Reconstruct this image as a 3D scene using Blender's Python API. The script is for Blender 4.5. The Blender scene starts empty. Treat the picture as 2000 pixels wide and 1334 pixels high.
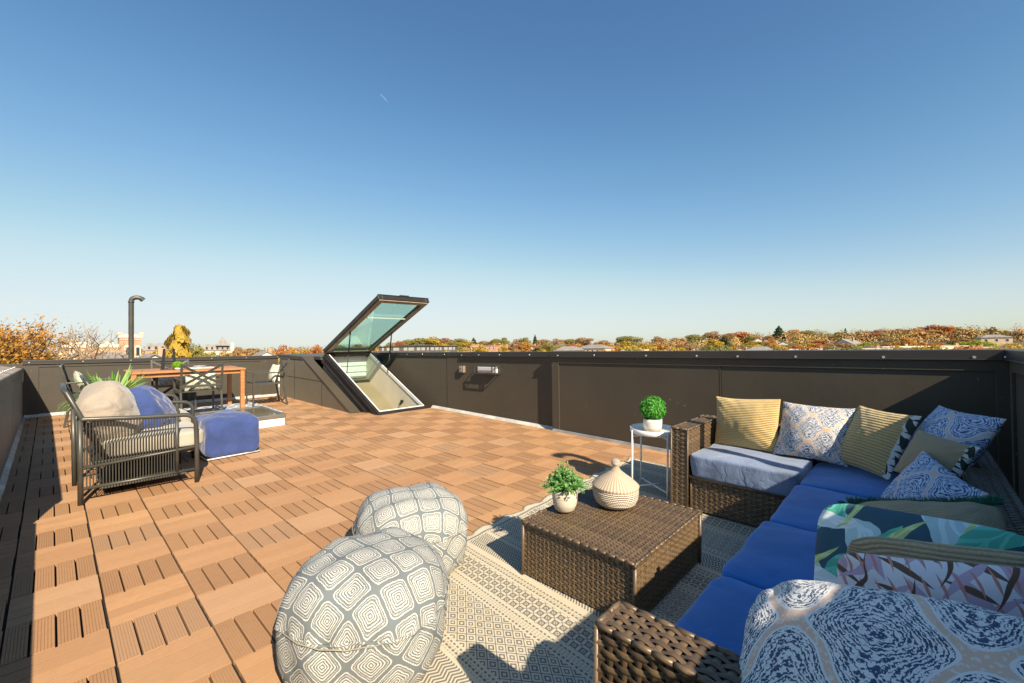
import bpy, bmesh, math, random
from mathutils import Vector, Matrix, noise
R = math.radians
S = bpy.context.scene
COL = S.collection
# ------------------------------------------------------------------ frame, camera, sky, sun
# The deck is laid to falls: DECK maps deck coordinates (x across, y along, z off the boards) to level world coordinates
DECK = Matrix(((0.99998, -0.000174, -0.006382, 0), (0, 0.99963, -0.027182, 0), (0.006384, 0.027181, 0.99961, 0), (0, 0, 0, 1)))
cam_data = bpy.data.cameras.new('camera')
cam = bpy.data.objects.new('camera', cam_data); COL.objects.link(cam)
cr, cu, cf = (0.682623, -0.730655, -0.013054), (-0.001725, -0.019474, 0.999809), (0.730769, 0.68247, 0.014554)
cm = Matrix(((cr[0], cu[0], -cf[0], -0.17281), (cr[1], cu[1], -cf[1], -2.23488), (cr[2], cu[2], -cf[2], 1.18047), (0, 0, 0, 1)))
cam.matrix_world = cm
cam_data.sensor_width = 36; cam_data.lens = 15.147; cam_data.clip_start = 0.03; cam_data.clip_end = 9000
S.camera = cam
sun_from = (DECK.to_3x3() @ Vector((-0.36, -1.29, 1.0))).normalized()
SUN_EL = math.asin(sun_from.z); SUN_AZ = math.atan2(sun_from.x, sun_from.y)
w = bpy.data.worlds.new("World"); S.world = w; w.use_nodes = True
wt = w.node_tree; bg = wt.nodes['Background']
sky = wt.nodes.new('ShaderNodeTexSky'); sky.sky_type = 'NISHITA'; sky.sun_disc = False
sky.sun_elevation = SUN_EL; sky.sun_rotation = SUN_AZ
sky.altitude = 0; sky.air_density = 1.0; sky.dust_density = 0.6; sky.ozone_density = 2.0
sc0 = wt.nodes.new('ShaderNodeVectorMath'); sc0.operation = 'SCALE'; sc0.inputs[3].default_value = .1; wt.links.new(sky.outputs[0], sc0.inputs[0])
cv = wt.nodes.new('ShaderNodeRGBCurve'); wt.links.new(sc0.outputs[0], cv.inputs['Color'])     # film response of a clear autumn sky
for ci, pts in ((0, ((.083, .056), (.144, .118), (.27, .275), (.365, .385), (.485, .45), (.643, .50), (1, .56))),
                (1, ((.14, .134), (.24, .25), (.42, .425), (.5, .485), (.69, .545), (1, .57))),
                (2, ((.26, .28), (.41, .425), (.5, .49), (.63, .53), (.8, .575), (1, .60)))):
    cu_ = cv.mapping.curves[ci]
    for k, (px_, py_) in enumerate(pts):
        if k == len(pts) - 1: cu_.points[-1].location = (px_, py_)
        else: cu_.points.new(px_, py_)
cv.mapping.update()
sc1 = wt.nodes.new('ShaderNodeVectorMath'); sc1.operation = 'SCALE'; sc1.inputs[3].default_value = 10.0; wt.links.new(cv.outputs[0], sc1.inputs[0])
wt.links.new(sc1.outputs[0], bg.inputs[0]); bg.inputs[1].default_value = 0.085
sd = bpy.data.lights.new('sun', 'SUN'); sd.energy = 5.0; sd.angle = R(0.53); sd.color = (1.0, 0.87, 0.68)
so = bpy.data.objects.new('sun', sd); COL.objects.link(so)
so.rotation_euler = (-sun_from).to_track_quat('-Z', 'Y').to_euler(); so.location = (-10, -30, 30)
S.view_settings.view_transform = 'Standard'; S.view_settings.look = 'None'
S.view_settings.exposure = 0.85; S.view_settings.gamma = 1
S.render.engine = 'CYCLES'
S.cycles.max_bounces = 8; S.cycles.transparent_max_bounces = 12

# ------------------------------------------------------------------ node expressions
class E:
    def __init__(s, t, k): s.t, s.k = t, k
    def _m(s, op, *a, clamp=False):
        n = s.t.nodes.new('ShaderNodeMath'); n.operation = op; n.use_clamp = clamp
        for i, v in enumerate((s,) + a):
            if isinstance(v, E): s.t.links.new(v.k, n.inputs[i])
            else: n.inputs[i].default_value = v
        return E(s.t, n.outputs[0])
    def __add__(s, o): return s._m('ADD', o)
    __radd__ = __add__
    def __sub__(s, o): return s._m('SUBTRACT', o)
    def __rsub__(s, o): return (s * -1.0) + o
    def __mul__(s, o): return s._m('MULTIPLY', o)
    __rmul__ = __mul__
    def __truediv__(s, o): return s._m('DIVIDE', o)
    def sin(s): return s._m('SINE')
    def cos(s): return s._m('COSINE')
    def abs(s): return s._m('ABSOLUTE')
    def fr(s): return s._m('FRACT')
    def fl(s): return s._m('FLOOR')
    def pow(s, o): return s._m('POWER', o)
    def gt(s, o): return s._m('GREATER_THAN', o)
    def lt(s, o): return s._m('LESS_THAN', o)
    def max(s, o): return s._m('MAXIMUM', o)
    def min(s, o): return s._m('MINIMUM', o)
    def mod(s, o): return s._m('MODULO', o)
    def ping(s, o): return s._m('PINGPONG', o)
    def sm(s, a, b):   # smooth step
        n = s.t.nodes.new('ShaderNodeMapRange'); n.interpolation_type = 'SMOOTHSTEP'
        s.t.links.new(s.k, n.inputs[0]); n.inputs[1].default_value = a; n.inputs[2].default_value = b
        return E(s.t, n.outputs[0])
def uvx(t, name='UV'):
    c = t.nodes.new('ShaderNodeTexCoord'); x = t.nodes.new('ShaderNodeSeparateXYZ'); t.links.new(c.outputs[name], x.inputs[0])
    return E(t, x.outputs[0]), E(t, x.outputs[1]), E(t, x.outputs[2]), c.outputs[name]
def noi(t, vec, scale, detail=3, rough=.55):
    n = t.nodes.new('ShaderNodeTexNoise'); t.links.new(vec, n.inputs['Vector'])
    n.inputs['Scale'].default_value = scale; n.inputs['Detail'].default_value = detail; n.inputs['Roughness'].default_value = rough
    return E(t, n.outputs['Fac'])
def vec(t, x, y, z=0.0):
    n = t.nodes.new('ShaderNodeCombineXYZ')
    for i, v in enumerate((x, y, z)):
        if isinstance(v, E): t.links.new(v.k, n.inputs[i])
        else: n.inputs[i].default_value = v
    return n.outputs[0]
def mix(t, f, a, b, mode='MIX'):
    n = t.nodes.new('ShaderNodeMix'); n.data_type = 'RGBA'; n.blend_type = mode
    for i, v in ((0, f), (6, a), (7, b)):
        if isinstance(v, E): t.links.new(v.k, n.inputs[i])
        elif isinstance(v, (tuple, list)): n.inputs[i].default_value = tuple(v[:3]) + (1,)
        elif isinstance(v, (int, float)): n.inputs[i].default_value = v
        else: t.links.new(v, n.inputs[i])
    return n.outputs[2]
def newmat(name):
    m = bpy.data.materials.new(name); m.use_nodes = True
    return m, m.node_tree, m.node_tree.nodes['Principled BSDF']
def bump(t, p, h, s, d=0.01):
    b = t.nodes.new('ShaderNodeBump'); b.inputs['Strength'].default_value = s; b.inputs['Distance'].default_value = d
    t.links.new(h.k if isinstance(h, E) else h, b.inputs['Height']); t.links.new(b.outputs[0], p.inputs['Normal'])
def pbr(name, c, rough=.6, metal=0.0, var=.12, vs=6.0, bs=0.0, bsc=60.0, c2=None, sheen=0, spec=.5, bd=.002, streak=None):
    m, t, p = newmat(name)
    x, y, z, v = uvx(t, 'Object')
    n = noi(t, v, vs, 5)
    c2 = c2 or tuple(k * (1 - 2.2 * var) for k in c)
    t.links.new(mix(t, n.sm(.3, .7), tuple(min(1, k * (1 + var)) for k in c), c2), p.inputs['Base Color'])
    p.inputs['Metallic'].default_value = metal; p.inputs['Specular IOR Level'].default_value = spec
    r = n * .25 + (rough - .12); t.links.new(r.k, p.inputs['Roughness'])
    if sheen: p.inputs['Sheen Weight'].default_value = sheen
    if bs: bump(t, p, noi(t, v, bsc, 4), bs, bd)
    return m
# ------------------------------------------------------------------ mesh builder
class MB:
    def __init__(s): s.v = []; s.f = []; s.m = []; s.uv = {}; s.mi = 0; s.smooth = set()
    def add(s, vs, fs, sm=False, M=None):
        b = len(s.v)
        s.v += [tuple(M @ Vector(q)) if M else tuple(q) for q in vs]
        for f in fs:
            if sm: s.smooth.add(len(s.f))
            s.f.append(tuple(b + i for i in f)); s.m.append(s.mi)
        return s
    def box(s, x0, x1, y0, y1, z0, z1, M=None):
        vs = [(x, y, z) for x in (x0, x1) for y in (y0, y1) for z in (z0, z1)]
        return s.add(vs, [(0, 1, 3, 2), (4, 6, 7, 5), (0, 4, 5, 1), (2, 3, 7, 6), (0, 2, 6, 4), (1, 5, 7, 3)], M=M)
    def bar(s, a, b, w, h, up=(0, 0, 1)):
        a, b = Vector(a), Vector(b); d = (b - a); L = d.length; d.normalize()
        u = Vector(up); x = d.cross(u)
        if x.length < 1e-4: x = d.cross(Vector((1, 0, 0)))
        x.normalize(); u = x.cross(d)
        M = Matrix(((x.x, d.x, u.x, a.x), (x.y, d.y, u.y, a.y), (x.z, d.z, u.z, a.z), (0, 0, 0, 1)))
        return s.box(-w / 2, w / 2, 0, L, -h / 2, h / 2, M=M)
    def tube(s, pts, r, n=10, caps=True, closed=False):
        pts = [Vector(q) for q in pts]; N = len(pts); rings = []
        rr = r if isinstance(r, (list, tuple)) else [r] * N
        prev = None; vs = []; fs = []
        for i, q in enumerate(pts):
            if closed: d = pts[(i + 1) % N] - pts[i - 1]
            else: d = pts[min(i + 1, N - 1)] - pts[max(i - 1, 0)]
            d.normalize()
            if prev is None:
                x = d.orthogonal().normalized()
            else:
                x = (prev - d * prev.dot(d))
                x = x.normalized() if x.length > 1e-5 else d.orthogonal().normalized()
            prev = x; y = d.cross(x)
            for k in range(n):
                a = 2 * math.pi * k / n; vs.append(q + (x * math.cos(a) + y * math.sin(a)) * rr[i])
        for i in range(N if closed else N - 1):
            for k in range(n):
                a = i * n + k; b = i * n + (k + 1) % n; j = (i + 1) % N
                fs.append((a, b, j * n + (k + 1) % n, j * n + k))
        s.add(vs, fs, sm=True)
        if caps and not closed:
            b = len(s.v) - len(vs)
            s.f.append(tuple(b + k for k in range(n))[::-1]); s.m.append(s.mi)
            s.f.append(tuple(b + (N - 1) * n + k for k in range(n))); s.m.append(s.mi)
        return s
    def lathe(s, prof, n=32, M=None):
        vs = []; fs = []
        for r, z in prof:
            for k in range(n):
                a = 2 * math.pi * k / n; vs.append((r * math.cos(a), r * math.sin(a), z))
        for i in range(len(prof) - 1):
            for k in range(n):
                fs.append((i * n + k, i * n + (k + 1) % n, (i + 1) * n + (k + 1) % n, (i + 1) * n + k))
        return s.add(vs, fs, sm=True, M=M)
    def prism(s, poly, z0, z1, M=None):
        n = len(poly); vs = [(x, y, z0) for x, y in poly] + [(x, y, z1) for x, y in poly]
        fs = [tuple(range(n))[::-1], tuple(range(n, 2 * n))] + [(i, (i + 1) % n, n + (i + 1) % n, n + i) for i in range(n)]
        return s.add(vs, fs, M=M)
    def quad(s, a, b, c, d): return s.add([a, b, c, d], [(0, 1, 2, 3)])
    def build(s, name, mats, parent=None, bevel=0, label=None):
        me = bpy.data.meshes.new(name); me.from_pydata(s.v, [], s.f); 
        mats = mats if isinstance(mats, (list, tuple)) else [mats]
        for m in mats: me.materials.append(m)
        if len(mats) > 1: me.polygons.foreach_set('material_index', s.m)
        if s.uv:
            ul = me.uv_layers.new(name='UVMap'); data = []
            for f in me.polygons:
                for vi in f.vertices: data += s.uv.get(vi, (0, 0))
            ul.data.foreach_set('uv', data)
        if s.smooth:
            for i in s.smooth: me.polygons[i].use_smooth = True
        me.update()
        bm = bmesh.new(); bm.from_mesh(me); bmesh.ops.recalc_face_normals(bm, faces=bm.faces) if not s.uv else None; bm.to_mesh(me); bm.free()
        o = bpy.data.objects.new(name, me); COL.objects.link(o)
        if parent: o.parent = parent
        if bevel:
            b = o.modifiers.new('bevel', 'BEVEL'); b.width = bevel; b.segments = 2; b.limit_method = 'ANGLE'; b.angle_limit = R(40)
            b.harden_normals = False
        if label: o['label'] = label
        return o
def tag(o, label, cat, group=None, kind=None):
    if label: o['label'] = label
    if cat: o['category'] = cat
    if group: o['group'] = group
    if kind: o['kind'] = kind
    return o
def T(loc, rz=0, rx=0, ry=0): return Matrix.Translation(loc) @ Matrix.Rotation(rz, 4, 'Z') @ Matrix.Rotation(ry, 4, 'Y') @ Matrix.Rotation(rx, 4, 'X')
def thing(name, label, cat, loc=(0, 0, 0), rz=0, group=None, deck=True, M=None):
    o = bpy.data.objects.new(name, None); o.empty_display_size = .1; COL.objects.link(o)
    L = M if M is not None else T(loc, rz)
    o.matrix_world = (DECK @ L) if deck else L
    return tag(o, label, cat, group)
def put(o, loc=(0, 0, 0), rz=0, deck=True, M=None):
    L = M if M is not None else T(loc, rz)
    o.matrix_world = (DECK @ L) if deck else L
    return o
def copy_tree(o, parent=None):
    c = o.copy(); COL.objects.link(c); c.parent = parent
    for ch in list(o.children): copy_tree(ch, c)
    return c
def frame(c, nrm, up, roll=0):      # local z = nrm, local y ~ up
    z = Vector(nrm).normalized(); x = Vector(up).cross(z).normalized(); y = z.cross(x)
    M = Matrix(((x.x, y.x, z.x, c[0]), (x.y, y.y, z.y, c[1]), (x.z, y.z, z.z, c[2]), (0, 0, 0, 1)))
    return M @ Matrix.Rotation(roll, 4, 'Z')
rng = random.Random(11)

# ------------------------------------------------------------------ materials
m_wall = pbr('bronze_metal', (.078, .064, .044), .42, 0, .07, 1.3, .12, 3.0, bd=.01)
def wallmat():
    m, t, p = newmat('painted_bronze_panel')
    x, y, z, v = uvx(t, 'Object')
    n = noi(t, v, 1.1, 4); d = noi(t, v, 9.0, 5, .7); sp = noi(t, v, 38.0, 2)
    c = mix(t, n.sm(.3, .7), (.058, .048, .033), (.046, .038, .026))
    c = mix(t, d.sm(.62, .8) * .35, c, (.11, .095, .07))
    c = mix(t, sp.gt(.745) * .6, c, (.34, .30, .24)); stk = noi(t, vec(t, x * 14.0, y * 14.0, z * .6), 1.0, 5, .75); c = mix(t, stk.sm(.60, .76) * .30, c, (.10, .088, .068))
    t.links.new(c, p.inputs['Base Color'])
    stv = noi(t, vec(t, x * 9.0, y * 9.0, z * .35), 1.0, 4, .7)
    t.links.new((n * .2 + d * .15 + stv * .12 + .30).k, p.inputs['Roughness']); bump(t, p, n + stv * .15, .35, .03)
    p.inputs['Sheen Weight'].default_value = .22; p.inputs['Sheen Roughness'].default_value = .4; p.inputs['Sheen Tint'].default_value = (1, .88, .68, 1)
    return m
m_panel = wallmat()
m_cop = pbr('charcoal_coping', (.036, .031, .028), .42, 0, .08, 1.3, .15, 2.5, bd=.01)
m_screw = pbr('zinc_screw', (.7, .7, .68), .3, .8, .05)
m_flash = pbr('galvanised_flashing', (.38, .37, .35), .4, .5, .15, 5.0, .2, 12)
m_flashw = pbr('white_membrane', (.52, .50, .46), .6, 0, .12, 5.0)
m_capl = pbr('weathered_membrane', (.36, .28, .21), .8, 0, .2, 3.0, .4, 30)
m_black = pbr('black_metal', (.018, .018, .02), .45, .2, .1)
m_dkframe = pbr('dark_window_frame', (.035, .031, .028), .35, .3, .1)
m_inframe = pbr('brown_inner_frame', (.30, .225, .16), .45, .1, .08)
m_chair = pbr('graphite_steel', (.078, .074, .062), .38, .25, .1, 8.0)
m_white = pbr('white_paint', (.78, .77, .74), .5, 0, .04)
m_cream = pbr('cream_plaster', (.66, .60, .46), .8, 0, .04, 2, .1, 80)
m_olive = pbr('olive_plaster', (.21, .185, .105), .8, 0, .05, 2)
m_dark = pbr('deck_underlay', (.012, .011, .011), .9, 0, .2)
def deckmat():
    m, t, p = newmat('composite_deck_board')
    x, y, z, v = uvx(t, 'Object')
    g = t.nodes.new('ShaderNodeNewGeometry')
    ri = E(t, g.outputs['Random Per Island'])
    n = noi(t, v, 26, 6, .7); big = noi(t, v, .8, 3)
    c = mix(t, ri, (.420, .232, .113), (.345, .187, .090))
    c = mix(t, n.sm(.35, .75) * .35, c, (.29, .155, .07))
    c = mix(t, big.sm(.4, .7) * .3, c, (.50, .31, .155))
    st = noi(t, v, 7.0, 8, .75)
    c = mix(t, st.sm(.63, .78) * .35, c, (.52, .37, .25))
    wn = t.nodes.new('ShaderNodeTexWhiteNoise'); wn.noise_dimensions = '2D'; t.links.new(vec(t, (x / .305).fl(), (y / .305).fl()), wn.inputs['Vector']); tv = E(t, wn.outputs['Value'])
    c = mix(t, tv * .42, c, (.30, .168, .092)); c = mix(t, tv.gt(.86) * .30, c, (.46, .30, .18))
    dirt = noi(t, v, 2.3, 6, .75); c = mix(t, dirt.sm(.52, .72) * .28, c, (.26, .16, .09)); spk = noi(t, v, 130, 1); c = mix(t, spk.gt(.83) * .7, c, (.62, .52, .42))
    t.links.new(c, p.inputs['Base Color'])
    p.inputs['Specular IOR Level'].default_value = .3
    t.links.new((n * .25 + .5).k, p.inputs['Roughness']); bump(t, p, n, .35, .0015)
    return m
m_deck = deckmat()
def wicker_mat(name, a, b, rough=.38):
    m, t, p = newmat(name)
    x, y, z, v = uvx(t, 'Object')
    g = t.nodes.new('ShaderNodeNewGeometry'); ri = E(t, g.outputs['Random Per Island'])
    n = noi(t, v, 90, 4)
    c = mix(t, ri, a, b); c = mix(t, n.sm(.4, .7) * .5, c, tuple(k * .5 for k in a))
    t.links.new(c, p.inputs['Base Color']); t.links.new((n * .3 + rough - .12).k, p.inputs['Roughness'])
    p.inputs['Specular IOR Level'].default_value = .6
    return m
m_wick = wicker_mat('resin_wicker', (.180, .118, .062), (.088, .058, .034), .38)
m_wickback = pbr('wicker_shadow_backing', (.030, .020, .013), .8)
def fabric(name, c, c2=None, weave=900.0, bs=.25, sheen=.3, var=.08, vs=5, wr_=0.0, ws=6.0):
    m, t, p = newmat(name)
    x, y, z, v = uvx(t, 'Object')
    n = noi(t, v, vs, 4); th = noi(t, v, weave, 2)
    cc = mix(t, n.sm(.3, .7), tuple(k * (1 + var) for k in c), c2 or tuple(k * (1 - 1.5 * var) for k in c))
    cc = mix(t, th.sm(.45, .75) * .35, cc, tuple(min(1, k * 1.5) for k in c))
    t.links.new(cc, p.inputs['Base Color']); p.inputs['Roughness'].default_value = .9
    p.inputs['Sheen Weight'].default_value = sheen; p.inputs['Specular IOR Level'].default_value = .2
    if wr_:
        w1 = noi(t, vec(t, x + (n - .5) * .3, y + (n - .5) * .3, z * .45), ws, 3, .5); w2 = (w1 - .5).abs().pow(.6)
        bump(t, p, w2 + th * .02, wr_, .02)
    else: bump(t, p, th, bs, .001)
    return m
m_blue = fabric('royal_blue_cotton', (.026, .155, .45), weave=260, wr_=.22, ws=3.5, var=.12)
m_blue2 = fabric('sunlit_blue_cotton', (.15, .20, .31), weave=260, var=.18, wr_=.5, ws=7)  # paler copy of the royal blue cotton, strong sun put into its colour
m_royal = fabric('deep_blue_canvas', (.040, .066, .195), weave=300, wr_=.55, ws=7)
m_beige = fabric('taupe_canvas', (.32, .27, .215), weave=400, wr_=.55, ws=8)
m_sand = fabric('sand_canvas', (.40, .36, .29), weave=400, wr_=.3, ws=5)
m_green = fabric('emerald_yarn', (.01, .16, .09), weave=200, var=.3)
def ribmat(name, a, b, n1=46, wob=.3):
    m, t, p = newmat(name)
    u, v, w_, uv = uvx(t, 'UV')
    n = noi(t, uv, 60, 3); big = noi(t, uv, 5, 3)
    r = ((v + big * .012) * (n1 * 2 * math.pi)).sin()
    c = mix(t, n.sm(.25, .8), a, b); c = mix(t, r.sm(.0, -.9) * .55, c, tuple(k * .42 for k in a))
    t.links.new(c, p.inputs['Base Color']); p.inputs['Roughness'].default_value = .95; p.inputs['Sheen Weight'].default_value = .2
    p.inputs['Specular IOR Level'].default_value = .15
    bump(t, p, r * .5 + n * .8, .9, .004)
    return m
m_must = ribmat('mustard_ribbed_wool', (.60, .40, .14), (.72, .54, .26), 30)
m_burl = ribmat('olive_burlap_stripe', (.46, .33, .14), (.58, .45, .22), 22)
m_burl2 = ribmat('natural_burlap', (.44, .34, .19), (.56, .45, .28), 40)
def ogee(name, navy, white, peach, nu=2.0, nv=2.0, fine=1.0, off=(0, 0)):
    m, t, p = newmat(name)
    u, v, w_, uv = uvx(t, 'UV')
    wv = noi(t, uv, 9, 3); f2 = noi(t, uv, 34 * fine, 4, .6)
    U = u * nu + off[0]; V = v * nv + off[1]
    V2 = V + (V * (4 * math.pi)).sin() * .055
    U2 = U + (V * (2 * math.pi)).sin() * 0.0
    g = ((U2 * (2 * math.pi)).cos() + (V2 * (2 * math.pi)).cos()) * .5          # 0 on the ogee lattice
    ag = g.abs()
    rings = ((ag + wv * .12 + f2 * .20) * (56.0 * fine)).sin()
    a = (U2 * 43.0 * fine + f2 * 9).sin() * (V2 * 37.0 * fine + wv * 9).cos()
    fine_m = (rings * .9 + a * .8 + (noi(t, uv, 90 * fine, 2) - .5) * 2.2).gt(-.12)
    c = mix(t, fine_m, navy, white)
    dots = ((U * 60).sin() * (V * 60).sin()).gt(.2)
    band = ag.lt(.085); edge = ag.lt(.135)
    c = mix(t, edge, c, white)
    pc = mix(t, (f2.gt(.56)) * .7, peach, white)
    c = mix(t, band, c, pc)
    t.links.new(c, p.inputs['Base Color']); p.inputs['Roughness'].default_value = .9
    p.inputs['Specular IOR Level'].default_value = .2; p.inputs['Sheen Weight'].default_value = .15
    bump(t, p, noi(t, uv, 300, 2), .3, .001)
    return m
m_ogee = ogee('ogee_print_cotton', (.055, .075, .14), (.60, .60, .60), (.62, .40, .24))
m_ogeeb = ogee('blue_ogee_print_cotton', (.055, .11, .26), (.50, .60, .74), (.60, .47, .40), 1.6, 1.6, .9, (.2, .1))
m_ogeef = ogee('large_ogee_print_cotton', (.060, .095, .16), (.78, .77, .74), (.74, .52, .38), 1.5, 1.25, 1.45, (.33, .18))
def leafprint(name, base, cols, scale, seed, veins=True):
    """scattered sprigs: each cell holds a lens shaped leaf at its own angle"""
    m, t, p = newmat(name)
    u, v, w_, uv = uvx(t, 'UV')
    wv = noi(t, uv, 3, 2)
    cur = base
    for i, (col, sc, ang, wd) in enumerate(cols):
        ca, sa = math.cos(ang), math.sin(ang)
        X = (u * ca + v * sa) * sc + wv * .45 + seed + i * .37; Y = (v * ca - u * sa) * (sc * .50) + wv * .3 + i * .61
        row = Y.fl(); X = X + row * .47
        fx = X.fr() - .5; fy = Y.fr() - .5
        # lens: |fx| < wd * (1 - 4 fy^2)
        lens = (fy.abs().pow(1.6) * -3.3 + 1.0) * wd - (fx + fy * fy * .45).abs()
        msk = lens.gt(0.0)
        cc = col
        if veins:
            vein = (((fy * 26.0) + fx.abs() * 30.0).sin().gt(.55)).max(fx.abs().lt(.02))
            cc = mix(t, vein * .45, col, tuple(min(1, k * 1.7 + .05) for k in col))
        cur = mix(t, msk, cur, cc)
    t.links.new(cur, p.inputs['Base Color']); p.inputs['Roughness'].default_value = .85; p.inputs['Specular IOR Level'].default_value = .25
    bump(t, p, noi(t, uv, 260, 2), .25, .001)
    return m
m_trop = leafprint('tropical_leaf_print', (.05, .11, .15), [((.48, .66, .66), 2.0, .5, .32), ((.10, .45, .32), 2.6, -.8, .24), ((.70, .78, .74), 2.2, 1.7, .22), ((.50, .62, .24), 3.6, 2.4, .09)], 1, .2)
m_pink = leafprint('pink_paisley_print', (.80, .76, .77), [((.56, .40, .49), 5.0, .4, .20), ((.16, .10, .07), 8.0, 1.1, .13), ((.58, .42, .52), 6.0, 2.2, .13), ((.62, .27, .22), 14.0, .2, .11), ((.14, .085, .055), 5.0, -.5, .06)], 1, .7, False)
m_bw = leafprint('black_leaf_print', (.60, .60, .57), [((.03, .045, .04), 7.0, .4, .28), ((.03, .045, .04), 10.0, 1.6, .22)], 1, .4, False)
m_pale = leafprint('pale_watercolour_print', (.72, .70, .56), [((.50, .54, .36), 5.0, .4, .24), ((.34, .38, .30), 14.0, 1.3, .12)], 1, .1, False)
def squares(name):
    m, t, p = newmat(name)
    u, v, w_, uv = uvx(t, 'UV')
    wv = noi(t, uv, 7, 3); n2 = noi(t, uv, 60, 3)
    U = u + (wv - .5) * .07; V = v + (noi(t, uv, 6.3, 3) - .5) * .08
    row = V.fl(); U = U + row * 0.0
    fx = (U.fr() - .5) * 2.0; fy = (V.fr() - .5) * 2.0
    d = (fx.abs().pow(6.5) + fy.abs().pow(6.5)).pow(1 / 6.5)       # rounded square distance 0..1
    ang = fx.abs().max(fy.abs()); al = (fx + fy) * 34.0
    rings = (d * 46.0 + (n2 - .5) * 2.0).sin()
    inner = rings.gt(.12)
    tick = ((fx * 44.0).sin().abs().max((fy * 44.0).sin().abs())).gt(.93)   # dotted rings
    dots = ((fx - fy) * 30.0).sin() * ((fx + fy) * 30.0).sin()
    ringdot = ((d - .70).abs().lt(.035)).max((d - .36).abs().lt(.03))
    msk = inner * (1.0 - ringdot * dots.gt(-.1))
    msk = msk * (d + (n2 - .5) * .06).lt(.90)
    c = mix(t, msk, (.165, .185, .190), (.60, .57, .50))
    t.links.new(c, p.inputs['Base Color']); p.inputs['Roughness'].default_value = .9; p.inputs['Specular IOR Level'].default_value = .2
    bump(t, p, noi(t, uv, 120, 2), .3, .002)
    return m
m_sq = squares('concentric_square_print')
def rugmat():
    m, t, p = newmat('woven_band_rug')
    x, y, z, v = uvx(t, 'Object')
    n = noi(t, v, 160, 3); big = noi(t, v, 2.2, 3)
    PER = .78
    y = y - (x - 1.65) * .04 + .16; x = x - y * .08
    q = (x / PER).fr() * PER                  # position across a repeat, bands run along y
    # chevron band q in 0..16cm
    chev = ((y + ((x / .032).ping(1.0)) * .018) / .0165).fr().gt(.5)
    bch = (q - .08).abs().lt(.075)
    # diamond lattice q in .22...46
    dx = (x / .052).ping(.5) * 2.0; dy = (y / .066).ping(.5) * 2.0
    dd = dx + dy
    dia = ((dd - 1.0).abs().lt(.10)).max(((dd - .45).abs().lt(.16))).max(((dd - 1.62).abs().lt(.12)))
    bdi = (q - .35).abs().lt(.12)
    # small square / cross band q .56...70
    sx = (x / .045).ping(.5) * 2.0; sy = (y / .045).ping(.5) * 2.0
    sq = ((sx.max(sy) - .55).abs().lt(.15)).max((sx - sy).abs().lt(.10))
    bsq = (q - .62).abs().lt(.07)
    dash = ((y / .022).fr().gt(.45)) * (((q - .19).abs().lt(.005)).max((q - .215).abs().lt(.004)).max((q - .485).abs().lt(.005)).max((q - .53).abs().lt(.004)).max((q - .71).abs().lt(.005)).max((q - .74).abs().lt(.004)))
    tri = ((y / .026).ping(.5) * .07).gt((q - .505).abs() + .008)
    fill = (((x / .013).ping(.5) + (y / .017).ping(.5)).gt(.62)) * ((q - .19).abs().lt(.018)).max((q - .51).abs().lt(.02)).max((q - .725).abs().lt(.02)) * .6
    pat = (chev * bch).max(dia * bdi).max(sq * bsq).max(dash).max(fill)
    # no pattern in the plain scalloped end
    pat = pat * y.lt(-.075)
    pat = pat.max((((y + .055).abs() + (x / .018).ping(.5) * .02).lt(.012)) * 1.0)
    weave = ((x * 1050.0).sin() * (y * 900.0).sin()).gt(.0)
    f = pat * .82 + (n - .5) * .35
    c = mix(t, f.sm(.12, .95), (.66, .58, .42), (.135, .13, .13))
    c = mix(t, (weave * .14 + big * .12), c, (.33, .31, .28))
    t.links.new(c, p.inputs['Base Color']); p.inputs['Roughness'].default_value = .95; p.inputs['Specular IOR Level'].default_value = .1
    bump(t, p, pat * -1.0 + weave * .5 + n * .6, .7, .003)
    return m
m_rug = rugmat()
def rug2mat():
    m, t, p = newmat('blue_white_trellis_rug')
    x, y, z, v = uvx(t, 'Object')
    n = noi(t, v, 90, 3)
    dx = (x / .16).ping(.5) * 2.0; dy = (y / .24).ping(.5) * 2.0
    k = ((dx + dy - 1.0).abs().lt(.16)).max(((dx + dy * .6 - .5).abs().lt(.08)))
    c = mix(t, k, (.16, .23, .34), (.66, .66, .64)); c = mix(t, n.sm(.4, .8) * .4, c, (.4, .42, .45))
    t.links.new(c, p.inputs['Base Color']); p.inputs['Roughness'].default_value = .95
    return m
m_rug2 = rug2mat()
def woodmat():
    m, t, p = newmat('oiled_acacia')
    x, y, z, v = uvx(t, 'Object')
    n = noi(t, vec(t, x * 1.5, y * 14.0, z * 14.0), 3, 6, .7)
    g = t.nodes.new('ShaderNodeNewGeometry'); ri = E(t, g.outputs['Random Per Island'])
    c = mix(t, n.sm(.3, .75), (.50, .215, .075), (.26, .092, .032)); c = mix(t, ri * .45, c, (.56, .29, .11))
    t.links.new(c, p.inputs['Base Color']); t.links.new((n * .3 + .3).k, p.inputs['Roughness'])
    return m
m_wood = woodmat()
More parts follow.
